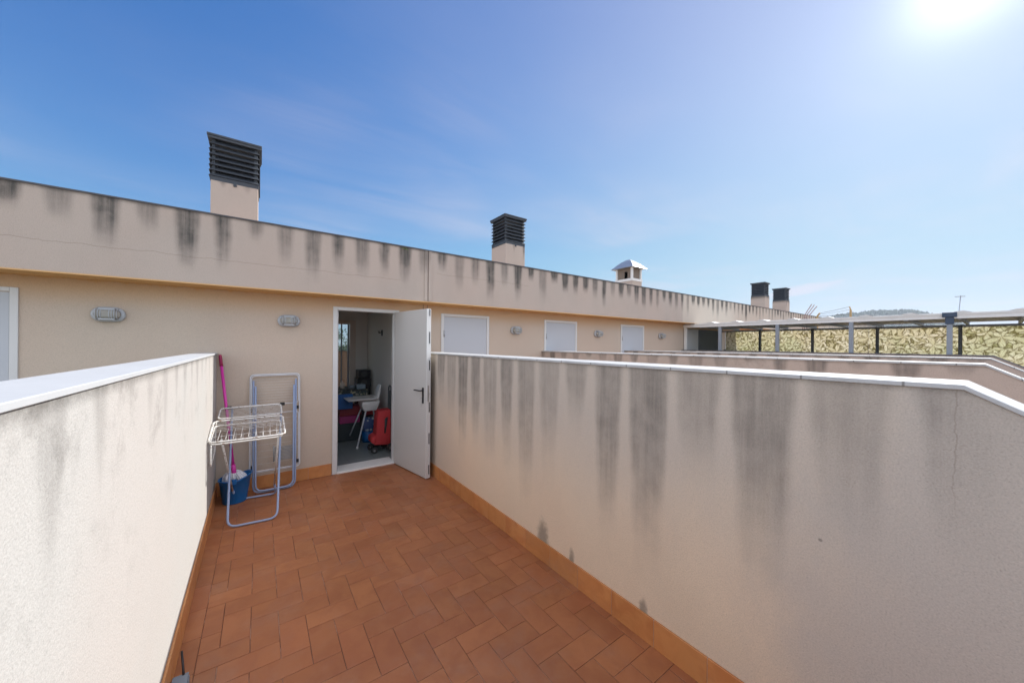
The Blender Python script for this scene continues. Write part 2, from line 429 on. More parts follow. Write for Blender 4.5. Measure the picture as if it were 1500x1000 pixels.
M['hill'] = simple('hillside_scrub', (.07, .095, .06), .95, var=.5, scale=.02)
M['ground'] = simple('dry_ground', (.22, .19, .13), .95, var=.3, scale=.01)


def rusty(name, col):
    m, g = mat(name); p = g.new('ShaderNodeTexCoord').outputs['Object']
    k = g.sstep(g.noise(p, 38, 4, .7), .54, .66)
    c = g.mix(k, (*col, 1), (.26, .17, .11, 1))
    g.put(g.b.inputs['Base Color'], c); g.put(g.b.inputs['Roughness'], g.m('MULTIPLY_ADD', k, .4, .42))
    return m
M['rack_white'] = rusty('rack_white_rusty', (.66, .65, .62))
M['rack_clean'] = simple('rack_white', (.62, .63, .65), .45, var=.1, scale=30)

m, g = mat('window_glass')
g.put(g.b.inputs['Base Color'], (.8, .9, .9)); g.put(g.b.inputs['Roughness'], .03); g.put(g.b.inputs['Transmission Weight'], 1.0); g.put(g.b.inputs['IOR'], 1.45)
tr = g.new('ShaderNodeBsdfTransparent'); tr.inputs[0].default_value = (.86, .9, .9, 1)
gl = g.new('ShaderNodeBsdfGlossy'); gl.inputs['Roughness'].default_value = .03
mx = g.new('ShaderNodeMixShader'); mx.inputs[0].default_value = .07
g.l.new(tr.outputs[0], mx.inputs[1]); g.l.new(gl.outputs[0], mx.inputs[2]); g.l.new(mx.outputs[0], g.o.inputs[0])
M['glass'] = m
m, g = mat('lamp_glass'); p = g.new('ShaderNodeTexCoord').outputs['Object']
g.put(g.b.inputs['Base Color'], (.52, .50, .44)); g.put(g.b.inputs['Roughness'], .25); g.put(g.b.inputs['Transmission Weight'], .25)
xx, yy, zz2 = g.sep(p)
g.put(g.b.inputs['Normal'], g.bump(g.m('SINE', g.m('MULTIPLY', xx, 900.0)), .6, .003))
M['lamp_glass'] = m

m, g = mat('room_floor_tile'); p = g.pos()
br = g.new('ShaderNodeTexBrick'); g.put(br.inputs['Vector'], p); br.offset = 0.0
br.inputs['Color1'].default_value = (.22, .25, .245, 1); br.inputs['Color2'].default_value = (.195, .225, .22, 1); br.inputs['Mortar'].default_value = (.13, .14, .14, 1)
br.inputs['Scale'].default_value = 1; br.inputs['Brick Width'].default_value = .33; br.inputs['Row Height'].default_value = .33; br.inputs['Mortar Size'].default_value = .003
g.put(g.b.inputs['Base Color'], br.outputs[0]); g.put(g.b.inputs['Roughness'], .28)
M['room_floor'] = m

m, g = mat('patterned_cloth'); p = g.new('ShaderNodeTexCoord').outputs['Object']
v = g.new('ShaderNodeTexVoronoi'); g.put(v.inputs['Vector'], p); v.inputs['Scale'].default_value = 22
c = g.mix(g.sstep(v.outputs['Distance'], .2, .5), (.30, .29, .22, 1), (.035, .05, .05, 1))
c = g.mix(g.sstep(g.noise(p, 30, 3, .6), .55, .65), c, (.4, .36, .2, 1))
g.put(g.b.inputs['Base Color'], c); g.put(g.b.inputs['Roughness'], .8)
M['cloth'] = m

m, g = mat('printed_bag'); p = g.new('ShaderNodeTexCoord').outputs['Object']
v = g.new('ShaderNodeTexVoronoi'); g.put(v.inputs['Vector'], p); v.inputs['Scale'].default_value = 16
c = g.mix(g.sstep(v.outputs['Distance'], .2, .45), (.5, .55, .55, 1), (.03, .07, .2, 1))
g.put(g.b.inputs['Base Color'], c); g.put(g.b.inputs['Roughness'], .5)
M['bag_print'] = m


def leaf_print(name):
    # big magnolia-like leaves printed on translucent cloth: rosettes of pointed leaves with dark gaps and a mid-rib
    m, g = mat(name); p = g.pos(); x, y, z = g.sep(p)
    wv = g.noise(p, 5.5, 4, .65, out=1)
    q = g.vm('ADD', g.comb(y, z, 0.0), g.vm('MULTIPLY', g.vm('SUBTRACT', wv, (.5, .5, .5)), (.13, .13, 0.0)))
    green = g.m('MULTIPLY', g.sstep(g.noise(p, 1.3, 3, .6), .40, .62), .7)
    col = g.mix(green, (.76, .71, .55, 1), (.66, .69, .48, 1))
    col = g.mix(g.sstep(g.noise(p, 18, 5, .7), .42, .62), col, (.36, .33, .18, 1))
    for li, (sc_, off, nl) in enumerate(((5.6, 3.7, 5), (4.6, 8.1, 4), (3.7, 0.0, 5))):
        v = g.new('ShaderNodeTexVoronoi', voronoi_dimensions='2D'); v.inputs['Scale'].default_value = sc_; v.inputs['Randomness'].default_value = 1.0
        qq = g.vm('ADD', q, (off, off*.37, 0.0)); g.put(v.inputs['Vector'], qq)
        lx, lz, _ = g.sep(g.vm('SUBTRACT', qq, v.outputs['Position']))
        cc = g.new('ShaderNodeSeparateColor'); g.put(cc.inputs[0], v.outputs['Color'])
        rad = g.m('SQRT', g.m('ADD', g.m('MULTIPLY', lx, lx), g.m('MULTIPLY', lz, lz)))
        ang = g.m('ADD', g.m('ARCTAN2', lz, lx), g.m('MULTIPLY', cc.outputs[0], 6.28))
        ang = g.m('ADD', ang, g.m('MULTIPLY', rad, g.m('MULTIPLY_ADD', cc.outputs[2], 16.0, -8.0)))
        tt = g.m('FRACT', g.m('MULTIPLY', g.m('ADD', ang, 40.0), nl/6.2832)); e = g.m('ABSOLUTE', g.m('SUBTRACT', tt, .5))
        lid = g.wn(g.m('ADD', g.m('FLOOR', g.m('MULTIPLY', g.m('ADD', ang, 40.0), nl/6.2832)), g.m('MULTIPLY', cc.outputs[0], 91.0)))
        rn = g.m('DIVIDE', rad, g.m('MULTIPLY_ADD', lid, .07, .125*3.7/sc_))
        half = g.m('MULTIPLY', .50, g.m('SQRT', g.m('MAXIMUM', g.m('SUBTRACT', 1.0, rn), 0.0)))
        dd_ = g.m('SUBTRACT', half, e)
        inside = g.sstep(dd_, .0, .10)
        leaf = g.mix(lid, (.92, .89, .79, 1), (.80, .76, .61, 1)); leaf = g.mix(g.m('MULTIPLY', green, .8), leaf, (.74, .77, .60, 1))
        leaf = g.mix(g.m('MULTIPLY', g.sstep(e, .05, .40), .45), leaf, (.45, .38, .22, 1))
        leaf = g.mix(g.m('MULTIPLY', g.sstep(e, .05, .01), .4), leaf, (.33, .24, .13, 1))
        rim = g.m('MULTIPLY', g.sstep(dd_, -.12, .0), g.m('SUBTRACT', 1.0, inside))
        col = g.mix(g.m('MULTIPLY', rim, .65), col, (.26, .22, .13, 1))
        col = g.mix(inside, col, leaf)
    g.put(g.b.inputs['Base Color'], col); g.put(g.b.inputs['Roughness'], .7)
    t = g.new('ShaderNodeBsdfTranslucent'); g.put(t.inputs[0], col)
    mx = g.new('ShaderNodeMixShader'); mx.inputs[0].default_value = .68
    g.l.new(g.b.outputs[0], mx.inputs[1]); g.l.new(t.outputs[0], mx.inputs[2]); g.l.new(mx.outputs[0], g.o.inputs[0])
    return m
M['leaf'] = leaf_print('leaf_print')

# ------------------------------------------------------------------ shared dimensions
YF = 4.791          # facade plane
YB = 4.494          # face of the overhanging parapet
XR = 1.7326         # terrace side of the right-hand wall
P = 2.357           # spacing of the dividing walls
TW = .25
ZT = 1.507
KY = .065           # where the wall tops start to slope down
YN = -1.9           # front end of the terraces

# ------------------------------------------------------------------ ground, terraces
gm = MB(); gm.box(-280, 1330, -680, 1230, -9.6, -9.5)
struct(gm.build('ground', M['ground']))

# herringbone floor (1:2 tiles)
W = .1315; X0 = -.167; Y0 = 2.411 - 2*W; gap = .0022
def clipbox(mb, x0, x1, y0, y1, lim, z0, z1):
    x0 = max(x0, lim[0]); x1 = min(x1, lim[1]); y0 = max(y0, lim[2]); y1 = min(y1, lim[3])
    if x1-x0 < .012 or y1-y0 < .012: return
    b = .0016
    t = [(x0+gap, y0+gap), (x1-gap, y0+gap), (x1-gap, y1-gap), (x0+gap, y1-gap)]
    u = [(x0+gap+b, y0+gap+b), (x1-gap-b, y0+gap+b), (x1-gap-b, y1-gap-b), (x0+gap+b, y1-gap-b)]
    jz = random.uniform(-.0004, .0004)
    A = [mb.bm.verts.new((*q, z0)) for q in t]; B = [mb.bm.verts.new((*q, z1-.0012+jz)) for q in t]; D = [mb.bm.verts.new((*q, z1+jz)) for q in u]
    mb.bm.faces.new(D)
    for k in range(4):
        j = (k+1) % 4
        mb.bm.faces.new((A[k], A[j], B[j], B[k])); mb.bm.faces.new((B[k], B[j], D[j], D[k]))
lim = (-.255, XR-.002, YN+.25, YF-.002)
gap = .0015
fm = MB()
for i in range(-3, 18):
    for j in range(-36, 24):
        s = (i+j) % 4; x = X0+i*W; y = Y0+j*W
        if s == 0: clipbox(fm, x, x+2*W, y, y+W, lim, -.006, 0)
        elif s == 2: clipbox(fm, x, x+W, y, y+2*W, lim, -.006, 0)
y = YN+.25
while y < YF:      # narrow border row cut along the left wall
    clipbox(fm, -.385, -.255, y, min(y+.263, YF), (-.385, -.255, YN, YF-.002), -.006, -.001); y += .263
struct(fm.build('terrace_floor', M['tile']))
b = MB(); b.box(-.56, XR+.02, YN, YF, -.22, -.0035)
struct(b.build('terrace_slab', M['grout']))
b = MB()
for k in range(0, 7):
    b.box(XR+TW+P*k+.001, XR+P*(k+1)-.001, YN, YF-.002, -.22, -.002)
struct(b.build('neighbour_terraces_floor', simple('neighbour_tiles', (.34, .13, .065), .5, var=.2, scale=5)))


# ------------------------------------------------------------------ dividing walls
def wall_profile(dz=0.0):
    return [(YF-.001, -.3), (YF-.001, ZT-.016+dz), (KY, ZT-.016+dz), (KY-.72, ZT-.016-.44+dz), (YN, ZT-.016-.44+dz), (YN, -.3)]
def divide_wall(x0, label, mwall, mcap, skirt=False, group='plastered dividing walls between the terraces', skew=0.0, tw=TW, over=.006, rise=0.0):
    t = thing('dividing_wall', (x0+tw/2, 1.4, 0), label, 'wall', group)
    def place(mb):
        mb.move(Matrix.Translation((-(x0+tw/2), -1.4, 0)))
        if skew:
            for v in mb.bm.verts:
                v.co.x += skew*(v.co.y+1.4)
                if v.co.z > .9: v.co.z += rise*(YF-1.4-v.co.y)
        return mb
    b = MB(); b.prism(wall_profile(), 'x', x0, x0+tw); place(b).build('wall_body', mwall, t)
    pr = wall_profile(); top = pr[1:5]; up = [(a, z+.016) for a, z in top]
    b = MB(); b.prism([(a, z+.0005) for a, z in top] + up[::-1], 'x', x0-over, x0+tw+over)
    place(b).build('coping', mcap, t, bevel=.002, bseg=1)
    return t, place

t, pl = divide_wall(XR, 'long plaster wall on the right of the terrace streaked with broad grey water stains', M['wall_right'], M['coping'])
b = MB(); y = .802 - .278*9
while y < YF-.02:
    b.box(XR-.012, XR-.0005, y+.0015, min(y+.278, YF-.02)-.0015, .0005, .148); y += .278
pl(b).build('skirting', M['skirt'], t, bevel=.0015, bseg=1)
b = MB(); b.box(XR-.009, XR-.0002, YN+.3, YF-.02, .001, .146); pl(b).build('skirting_grout', M['grout_pale'], t)

t, pl = divide_wall(-.3166-.16, 'sunlit plaster wall on the left of the terrace with a pale flat coping', M['wall_left'], M['coping_plain'], skew=-.01157, tw=.16, over=.010, rise=.0046)
b = MB(); y = .6 - .278*9
while y < YF-.02:
    b.box(-.3161, -.3046, y+.0015, min(y+.278, YF-.02)-.0015, .0005, .148); y += .278
pl(b).build('skirting', M['skirt'], t, bevel=.0015, bseg=1)
b = MB(); b.box(-.3164, -.3076, YN+.3, YF-.02, .001, .146); pl(b).build('skirting_grout', M['grout_pale'], t)
names = ['second plaster wall beyond the right-hand wall, with a thin white coping and short dark stains',
         'third plaster wall counting from the terrace, its white coping just showing behind the second wall',
         'dark-capped wall directly in front of the covered terrace with the leaf screen']
for k in range(1, 4):
    divide_wall(XR+P*k, names[k-1], M['wall_far'], M['coping'] if k < 3 else M['coping_dark'])
divide_wall(XR+P*4, 'low wall on the far side of the covered terrace, below the leaf-patterned screen', M['wall_far'], M['coping_dark'])
divide_wall(XR+P*6, 'most distant dividing wall, carrying the clothes line brackets beyond the covered terrace', M['wall_far'], M['coping_dark'])

# low parapet across the front of our terrace and its neighbours (behind the photographer)
t = thing('front_parapet', (.7, YN-.1, 0), 'low plaster parapet closing the open front end of the terraces', 'wall')
b = MB(); b.box(-1.2, 18, -.1, .099, -.3, 1.02); b.move(Matrix.Translation((0, 0, 0))).build('wall_body', M['wall_far'], t)
b = MB(); b.box(-1.21, 18, -.11, .098, 1.0205, 1.036); b.build('coping', M['coping'], t)

# ------------------------------------------------------------------ the building
BX0, BX1 = -6.0, 40.0
bld = thing('apartment_building', (0, YF, 0), 'long cream plastered top storey with an overhanging parapet stained by dark vertical runs', 'building')
def pb(mb, name, m, parent=None, **k):
    """parts are built in world coordinates, then made relative to the building"""
    mb.move(Matrix.Translation((0, -YF, 0)))
    return mb.build(name, m, parent or bld, **k)
DX0, DX1, DZ = .723, 1.535, 2.067           # our door frame, outside
WT = .22
b = MB()
b.box(BX0, DX0, YF, YF+WT, -.3, 2.6); b.box(DX1, BX1, YF, YF+WT, -.3, 2.6); b.box(DX0, DX1, YF, YF+WT, DZ, 2.6)
b.box(DX0, DX1, YF, YF+WT, -.3, -.012)
pb(b, 'facade_wall', M['facade'])
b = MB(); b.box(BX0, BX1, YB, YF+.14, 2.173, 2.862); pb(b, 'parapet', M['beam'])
b = MB(); b.box(BX0, BX1, YB-.008, YF+.148, 2.8625, 2.876); pb(b, 'parapet_cap', M['coping_edge'])
b = MB(); b.box(BX0, BX1, YF+.141, 9.4, 2.45, 2.60); pb(b, 'roof_deck', M['grout_pale'])
# expansion joint cover strips
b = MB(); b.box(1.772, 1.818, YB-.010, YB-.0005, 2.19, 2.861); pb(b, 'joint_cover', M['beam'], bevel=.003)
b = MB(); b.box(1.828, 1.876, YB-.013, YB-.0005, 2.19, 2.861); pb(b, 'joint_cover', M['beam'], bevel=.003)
b = MB(); b.box(1.8181, 1.8279, YB-.002, YB-.0004, 2.19, 2.861)
b.box(1.874, 1.880, YF-.0025, YF-.0005, 2.0, 2.172); b.box(1.935, 1.941, YF-.0025, YF-.0005, 2.0, 2.172)
pb(b, 'joint_seal', simple('joint_gap', (.13, .09, .075), .9))
# skirting on our facade
b = MB()
for (a, c) in ((-.365, DX0-.004), (DX1+.002, XR-.013)):
    x = a; b = MB()
    while x < c-.01:
        b.box(x+.0015, min(x+.278, c)-.0015, YF-.012, YF-.0005, .0005, .140); x += .278
    pb(b, 'skirting', M['skirt'], bevel=.0015, bseg=1)
    b = MB(); b.box(a, c-.001, YF-.009, YF-.0003, .001, .138); pb(b, 'skirting_grout', M['grout_pale'])

def door_frame(x0, x1, w=.052, z=DZ, sill=True):
    b = MB()
    b.box(x0, x0+w, YF-.014, YF+.10, 0.001, z); b.box(x1-w, x1, YF-.014, YF+.10, 0.001, z)
    b.box(x0+w+.0002, x1-w-.0002, YF-.0138, YF+.0998, z-w*.8, z-.0002)
    # inner rebate
    b.box(x0+w, x0+w+.014, YF+.028, YF+.098, .001, z-w*.8-.001); b.box(x1-w-.014, x1-w, YF+.028, YF+.098, .001, z-w*.8-.001)
    return b
fr = pb(door_frame(DX0, DX1), 'door_frame', M['frame'], bevel=.003)
b = MB(); b.box(DX0+.053, DX1-.053, YF-.02, YF+WT+.02, -.012, .022); pb(b, 'threshold', M['white'], fr and None, bevel=.004)
# open leaf
hx, hy = 1.512, YF-.018
ex, ey = 1.655, 3.990
ang = math.atan2(ey-hy, ex-hx); LL = math.hypot(ex-hx, ey-hy)
leaf = bpy.data.objects.new('door', None)
b = MB(); b.box(0.002, LL, -.046, 0, .012, 2.035)
leaf = b.build('door', M['door'], bld, bevel=.002)
leaf['label'] = 'open grey metal door leaf swung outwards'
leaf.location = (hx, hy-YF, 0); leaf.rotation_euler = (0, 0, ang)
# side facing the camera is local y = -0.046 side? (leaf direction points to -Y/+X, its right-hand normal faces -X)
b = MB(); b.box(LL-.006, LL+.004, -.052, .006, .014, 2.033); b.build('edge_strip', M['frame'], leaf, bevel=.0015)
for z0, z1 in ((.06, .17), (.42, .55), (.80, .92), (1.30, 1.42), (1.62, 1.76), (1.95, 2.03)):
    b = MB(); b.box(LL+.0042, LL+.0062, -.018, -.006, z0, z1); b.build('edge_slot', M['black'], leaf)
b = MB(); b.box(LL+.0042, LL+.0065, -.036, -.016, .93, 1.12); b.build('lock_plate', M['steel'], leaf)
b = MB(); b.box(LL+.0066, LL+.016, -.030, -.022, 1.01, 1.035); b.build('latch', M['steel'], leaf)
hl = LL-.075; fy = -.046      # camera side is the -y side after rotation
b = MB(); b.box(hl-.017, hl+.017, fy-.009, fy-.0005, .90, 1.09); b.tube(fillet([(hl, fy-.009, 1.055), (hl, fy-.052, 1.055), (hl-.125, fy-.052, 1.055)], .02), .0085, 10)
b.build('handle', M['black'], leaf, bevel=.004)
b = MB(); b.box(hl-.062, hl-.030, fy-.0022, fy-.0004, .85, .965); b.build('lock_outline', simple('shadow_gap', (.34, .34, .33), .6), leaf)
b = MB(); b.box(hl-.058, hl-.030, fy-.0028, fy-.0023, .85, .961); b.build('lock_cover', M['door'], leaf)
for z in (.25, 1.05, 1.8):
    b = MB(); b.tube([(-.004, -.004, z), (-.004, -.004, z+.10)], .008, 10); b.build('hinge', M['steel'], leaf)

# closed doors along the facade
closed = [(-2.475, -1.645, 'closed grey metal door at the left edge of the view'), (2.149, 2.975, 'closed grey metal door just right of the open one'),
          (4.141, 4.972, None), (6.315, 7.16, None), (11.22, 12.05, None), (13.6, 14.43, None)]
for x0, x1, lab in closed:
    f = pb(door_frame(x0, x1, w=.045, z=2.062), 'door_frame', M['frame'], bevel=.003)
    b = MB(); b.box(x0+.047, x1-.047, YF-.006, YF+.03, .014, 2.020)
    dd = pb(b, 'door', M['door_blue'], bevel=.002)
    if lab: dd['label'] = lab
    b = MB(); q = x1-.12; b.box(q-.015, q+.015, YF-.014, YF-.0065, .90, 1.08); b.tube(fillet([(q, YF-.014, 1.05), (q, YF-.05, 1.05), (q-.11, YF-.05, 1.05)], .02), .008, 8)
    b.move(Matrix.Translation((0, -YF, 0))).build('handle', M['black'], dd)
    b = MB()
    for z in (.3, 1.72):
        b = MB(); b.tube([(x0+.044, YF-.018, z), (x0+.044, YF-.018, z+.09)], .007, 8)
        b.move(Matrix.Translation((0, -YF, 0))).build('hinge', M['steel'], dd)
# blue-grey partition panels of the covered terrace against the facade
b = MB(); b.box(8.99, 9.62, YF-.02, YF-.0005, 0, 2.05); pb(b, 'shutter_panel', M['door_blue'])
b = MB(); b.box(9.64, 10.93, YF-.024, YF-.0005, 0, 2.05); pb(b, 'dark_glazed_door', simple('dark_glazing', (.07, .09, .115), .6))

# the room behind the open door
RX0, RX1, RY0, RY1, RZ = -.30, 1.73, YF+WT, 7.37, 2.44
WX0, WX1, WZ1 = -.10, 1.45, 2.03  # unseen left side of the window widened to let more light in
b = MB(); b.box(RX0-.1, RX1+.1, RY0, RY1+.2, -.3, -.002); pb(b, 'room_floor', M['room_floor'])
b = MB()
b.box(RX0-.1, RX0, RY0, RY1+.2, 0, RZ); b.box(RX1, RX1+.1, RY0, RY1+.2, 0, RZ)
b.box(RX0, WX0, RY1, RY1+.2, 0, RZ); b.box(WX1, RX1, RY1, RY1+.2, 0, RZ); b.box(WX0, WX1, RY1, RY1+.2, WZ1, RZ)
b.box(WX0, WX1, RY1, RY1+.2, 0, .06)
b.box(RX0-.1, RX1+.1, RY0, RY1+.2, RZ, RZ+.004)
pb(b, 'room_wall', M['plaster_room'])
b = MB()
b.box(WX0-.03, WX0+.04, RY1-.03, RY1+.12, .06, WZ1+.03); b.box(WX1-.045, WX1+.06, RY1-.03, RY1+.02, .06, WZ1+.03)
b.box(WX0+.041, WX1-.046, RY1-.028, RY1+.12, WZ1-.05, WZ1+.028)
wn_ = pb(b, 'window', M['timber'], bevel=.004)
b = MB(); b.box(WX1-.072, WX1-.046, RY1+.02, RY1+.07, .06, WZ1-.051)
b.move(Matrix.Translation((0, -YF, 0))).build('sash', M['post_grey'], wn_)
b = MB(); b.box(1.262, 1.282, RY1+.05, RY1+.08, .06, WZ1-.051)
b.move(Matrix.Translation((0, -YF, 0))).build('sash', M['post_grey'], wn_)
b = MB(); b.box(WX0+.041, 1.2615, RY1+.062, RY1+.066, .07, WZ1-.06); b.box(1.2825, WX1-.0725, RY1+.062, RY1+.066, .07, WZ1-.06)
b.move(Matrix.Translation((0, -YF, 0))).build('pane', M['glass'], wn_)

# chimneys: square stacks with slatted cowls
def cowl(x, y, z0, z1, s=.29):
    hb = MB()
    h = z1-z0
    hb.box(x-s-.005, x+s+.005, y-s-.005, y+s+.005, z0, z0+.065)
    for sx in (-1, 1):
        for sy in (-1, 1):
            hb.box(x+sx*(s-.035)-.02, x+sx*(s-.035)+.02, y+sy*(s-.035)-.02, y+sy*(s-.035)+.02, z0+.065, z1-.03)
    hb.box(x-s-.04, x+s+.04, y-s-.04, y+s+.04, z1-.028, z1)
    hb.box(x-s-.03, x+s+.03, y-s-.03, y+s+.03, z1-.065, z1-.0285)
    return hb
def slats(x, y, z0, z1, s=.29, n=7):
    sb = MB(); dz = (z1-.065-z0-.065)/n
    for k in range(n):
        za = z0+.065+k*dz+dz*.06; zb = za+dz*.93
        o, i, th = s+.018, s-.045, .006
        for q in range(4):
            Rm = Matrix.Translation((x, y, 0)) @ Matrix.Rotation(q*math.pi/2, 4, 'Z')
            pts = [(-o, -o, za), (o, -o, za), (i, -i, zb), (-i, -i, zb)]
            pts2 = [(-o, -o+th*1.6, za-.001), (o, -o+th*1.6, za-.001), (i, -i+th*1.6, zb-.001), (-i, -i+th*1.6, zb-.001)]
            A = [sb.bm.verts.new(Rm @ Vector(p)) for p in pts]; B = [sb.bm.verts.new(Rm @ Vector(p)) for p in pts2]
            sb.bm.faces.new(A); sb.bm.faces.new(B[::-1])
            for e in range(4): sb.bm.faces.new((A[e], B[e], B[(e+1) % 4], A[(e+1) % 4]))
    return sb
CY = 7.12
for (x, zs, zt, lab) in ((-.33, 4.02, 4.70, 'leftmost chimney, with a tall dark slatted cowl'), (4.965, 4.0, 4.69, 'second chimney from the left, dark slatted cowl, above the joint'),
                         (20.53, 4.10, 4.79, 'left chimney of the distant pair'), (23.43, 4.10, 4.80, 'right chimney of the distant pair')):
    b = MB(); b.box(x-.285, x+.285, CY-.31, CY+.31, 2.6, zs)
    ch = pb(b, 'chimney', M['chimney'], bevel=.006); ch['label'] = lab
    cw = cowl(x, CY, zs+.001, zt).move(Matrix.Translation((0, -YF, 0))).build('cowl', M['cowl'], ch, bevel=.002, bseg=1)
    slats(x, CY, zs, zt).move(Matrix.Translation((0, -YF, 0))).build('slats', M['cowl'], ch)
    b = MB(); b.box(x-.02, x+.02, CY-.322, CY-.3105, zs-.04, zs+.02); b.move(Matrix.Translation((0, -YF, 0))).build('fixing_clip', M['cowl'], ch)
# hooded vent tower
x = 9.78; s = .255
b = MB(); b.box(x-s, x+s, 6.8, 7.43, 2.6, 3.66)
ch = pb(b, 'vent_tower', M['chimney'], bevel=.005); ch['label'] = 'small vent tower with white posts under a pointed metal hood'
loc = Matrix.Translation((0, -YF, 0))
b = MB(); b.box(x-s-.015, x+s+.015, 6.785, 7.445, 3.661, 3.74)
b.move(loc).build('band', M['white'], ch)
for px in (x-s, x+s):
    for py in (6.8, 7.43):
        b = MB(); sx = 1 if px > x else -1; sy = 1 if py > 7 else -1
        b.box(px-.03+(-sx*.03), px+.03+(-sx*.03), py-.03+(-sy*.03), py+.03+(-sy*.03), 3.7405, 4.10)
        b.move(loc).build('post', M['white'], ch)
b = MB(); i = s-.04
b.box(x-i, x+i, 6.85, 6.86, 3.741, 4.09); b.box(x-i, x+i, 7.37, 7.38, 3.741, 4.09)
b.box(x-i, x-i+.01, 6.861, 7.00, 3.741, 4.09); b.box(x-i, x-i+.01, 7.12, 7.369, 3.741, 4.09); b.box(x+i-.01, x+i, 6.861, 7.369, 3.741, 4.09)
b.box(x-i, x-i+.01, 7.0, 7.12, 3.98, 4.09)
b.move(loc).build('infill_panel', simple('vent_mesh', (.20, .155, .12), .9, var=.3, scale=50), ch)
loops = []
for hw, hd, z in ((.37, .43, 4.085), (.36, .42, 4.10), (.30, .36, 4.16), (.22, .27, 4.25), (.13, .165, 4.335), (.035, .06, 4.40)):
    loops.append([(x-hw, 7.115-hd, z), (x+hw, 7.115-hd, z), (x+hw, 7.115+hd, z), (x-hw, 7.115+hd, z)])
b = MB(); b.loft(loops, smooth=False); b.move(loc).build('hood', M['zinc'], ch)

# ------------------------------------------------------------------ bulkhead wall lamps
def make_lamp():
    t = thing('wall_lamp', (0, 0, 0), '', 'wall lamp', 'oval caged bulkhead lamps along the facade')
    def stadium(hw, hh, n=10):
        pts = []
        for k in range(n+1):
            a = -math.pi/2 + math.pi*k/n; pts.append((hw-hh+hh*math.cos(a), hh*math.sin(a)))
        for k in range(n+1):
            a = math.pi/2 + math.pi*k/n; pts.append((-(hw-hh)+hh*math.cos(a), hh*math.sin(a)))
        return pts
    def ring(hw, hh, y): return [(a, y, c) for a, c in stadium(hw, hh)]
    b = MB(); b.loft([ring(.108, .066, -.0005), ring(.110, .068, -.022), ring(.104, .062, -.034), ring(.086, .048, -.036)]); b.build('base', M['lamp_grey'], t)
    b = MB(); b.loft([ring(.084, .046, -.0365), ring(.082, .044, -.06), ring(.072, .036, -.082), ring(.05, .018, -.092)]); b.build('diffuser', M['lamp_glass'], t)
    b = MB()
    for zz3 in (.045, -.045): b.box(-.05, .05, -.078, -.062, zz3-.006, zz3+.006)
    for xx in (-.066, -.050, -.034, .018, .034, .050, .066):
        q = .052
        b.tube(fillet([(xx, -.034, q), (xx, -.085, q*.7), (xx, -.099, 0), (xx, -.085, -q*.7), (xx, -.034, -q)], .02, 3), .0035, 6)
    b.build('guard', M['lamp_grey'], t)
    b = MB()
    for xx in (-.098, .098):
        b = MB(); b.tube([(xx, -.03, 0), (xx, -.039, 0)], .006, 8); b.build('screw', M['steel'], t)
    return t
lamp0 = make_lamp()
labs = ['caged oval lamp left of the sunlit wall, nearest the left-hand closed door', 'caged oval lamp on the plaster between the drying racks and the open door',
        'caged oval lamp right of the first closed door beyond the open one', 'caged oval lamp between the two most distant visible doors',
        'caged oval lamp just left of the covered terrace roof']
for k, (x, z) in enumerate(((-1.135, 1.865), (.263, 1.868), (3.504, 1.852), (5.571, 1.845), (7.856, 1.845))):
    o = lamp0 if k == 0 else copy_tree(lamp0)
    o.location = (x, YF, z); o['label'] = labs[k]

# ------------------------------------------------------------------ drying rack standing open
t = thing('drying_rack', (-.04, 4.2, 0), 'open folding clothes drying rack with rusty white wires, standing beside the sunlit wall', 'drying rack')
T0 = Matrix.Translation((.04, -4.2, 0))
L, Rr = -.245, .135
def top(y): return .785+.195*(y-3.85)
b = MB(); b.tube(fillet([(-.235, 4.66, top(4.60)-.01), (-.225, 3.90, .013), (.135, 3.87, .013), (.19, 4.62, top(4.60)-.01)], .07), .0095, 10)
b.move(T0).build('front_foot_frame', M['blue_tube'], t)
b = MB(); b.tube(fillet([(-.215, 4.41, .16), (-.19, 4.54, .013), (.145, 4.50, .013), (.125, 4.38, .16)], .05), .0095, 10)
b.move(T0).build('rear_foot_frame', M['blue_tube'], t)
b = MB(); b.tube([(-.215, 4.41, .155), (-.27, 3.93, top(3.9)-.02)], .0085, 10); b.move(T0).build('leg', M['rack_white'], t)
b = MB(); b.tube([(.125, 4.38, .155), (.145, 3.95, top(3.9)-.02)], .0085, 10); b.move(T0).build('leg', M['rack_white'], t)
def panel(y0, y1, x0, x1, dz=0, r=.05, tr=.0075):
    b = MB(); b.tube(fillet([(x0, y0, top(y0)+dz), (x1, y0, top(y0)+dz), (x1, y1, top(y1)+dz), (x0, y1, top(y1)+dz)], r, closed=True), tr, 8, closed=True)
    return b
panel(3.83, 4.30, -.350, .190).move(T0).build('panel_frame', M['rack_white'], t)
panel(3.85, 4.26, -.342, .165, -.028).move(T0).build('panel_frame', M['rack_white'], t)
panel(4.34, 4.63, -.325, .185, .004).move(T0).build('panel_frame', M['rack_white'], t)
b = MB()
for k in range(11):
    y = 3.90+.36*k/10
    if k > 3 or k == 1: b.tube([(-.345, y, top(y)+.002), (.194, y, top(y)+.002)], .0021, 5)
for k in range(9):
    x = -.29+.052*k; b.tube([(x, 3.856, top(3.856)+.004), (x+.006, 4.09, top(4.09)+.004)], .0023, 5)
for k in range(9):
    x = -.27+.05*k; b.tube([(x, 3.872, top(3.872)-.024), (x-.006, 4.05, top(4.05)-.024)], .0021, 5)
for k in range(7):
    y = 4.375+.036*k; b.tube([(-.324, y, top(y)+.006), (.184, y, top(y)+.006)], .0021, 5)
b.move(T0).build('wires', M['rack_white'], t)
b = MB(); b.tube([(-.26, 4.655, top(4.64)), (.20, 4.655, top(4.64))], .010, 8); b.move(T0).build('rail', M['rack_white'], t)
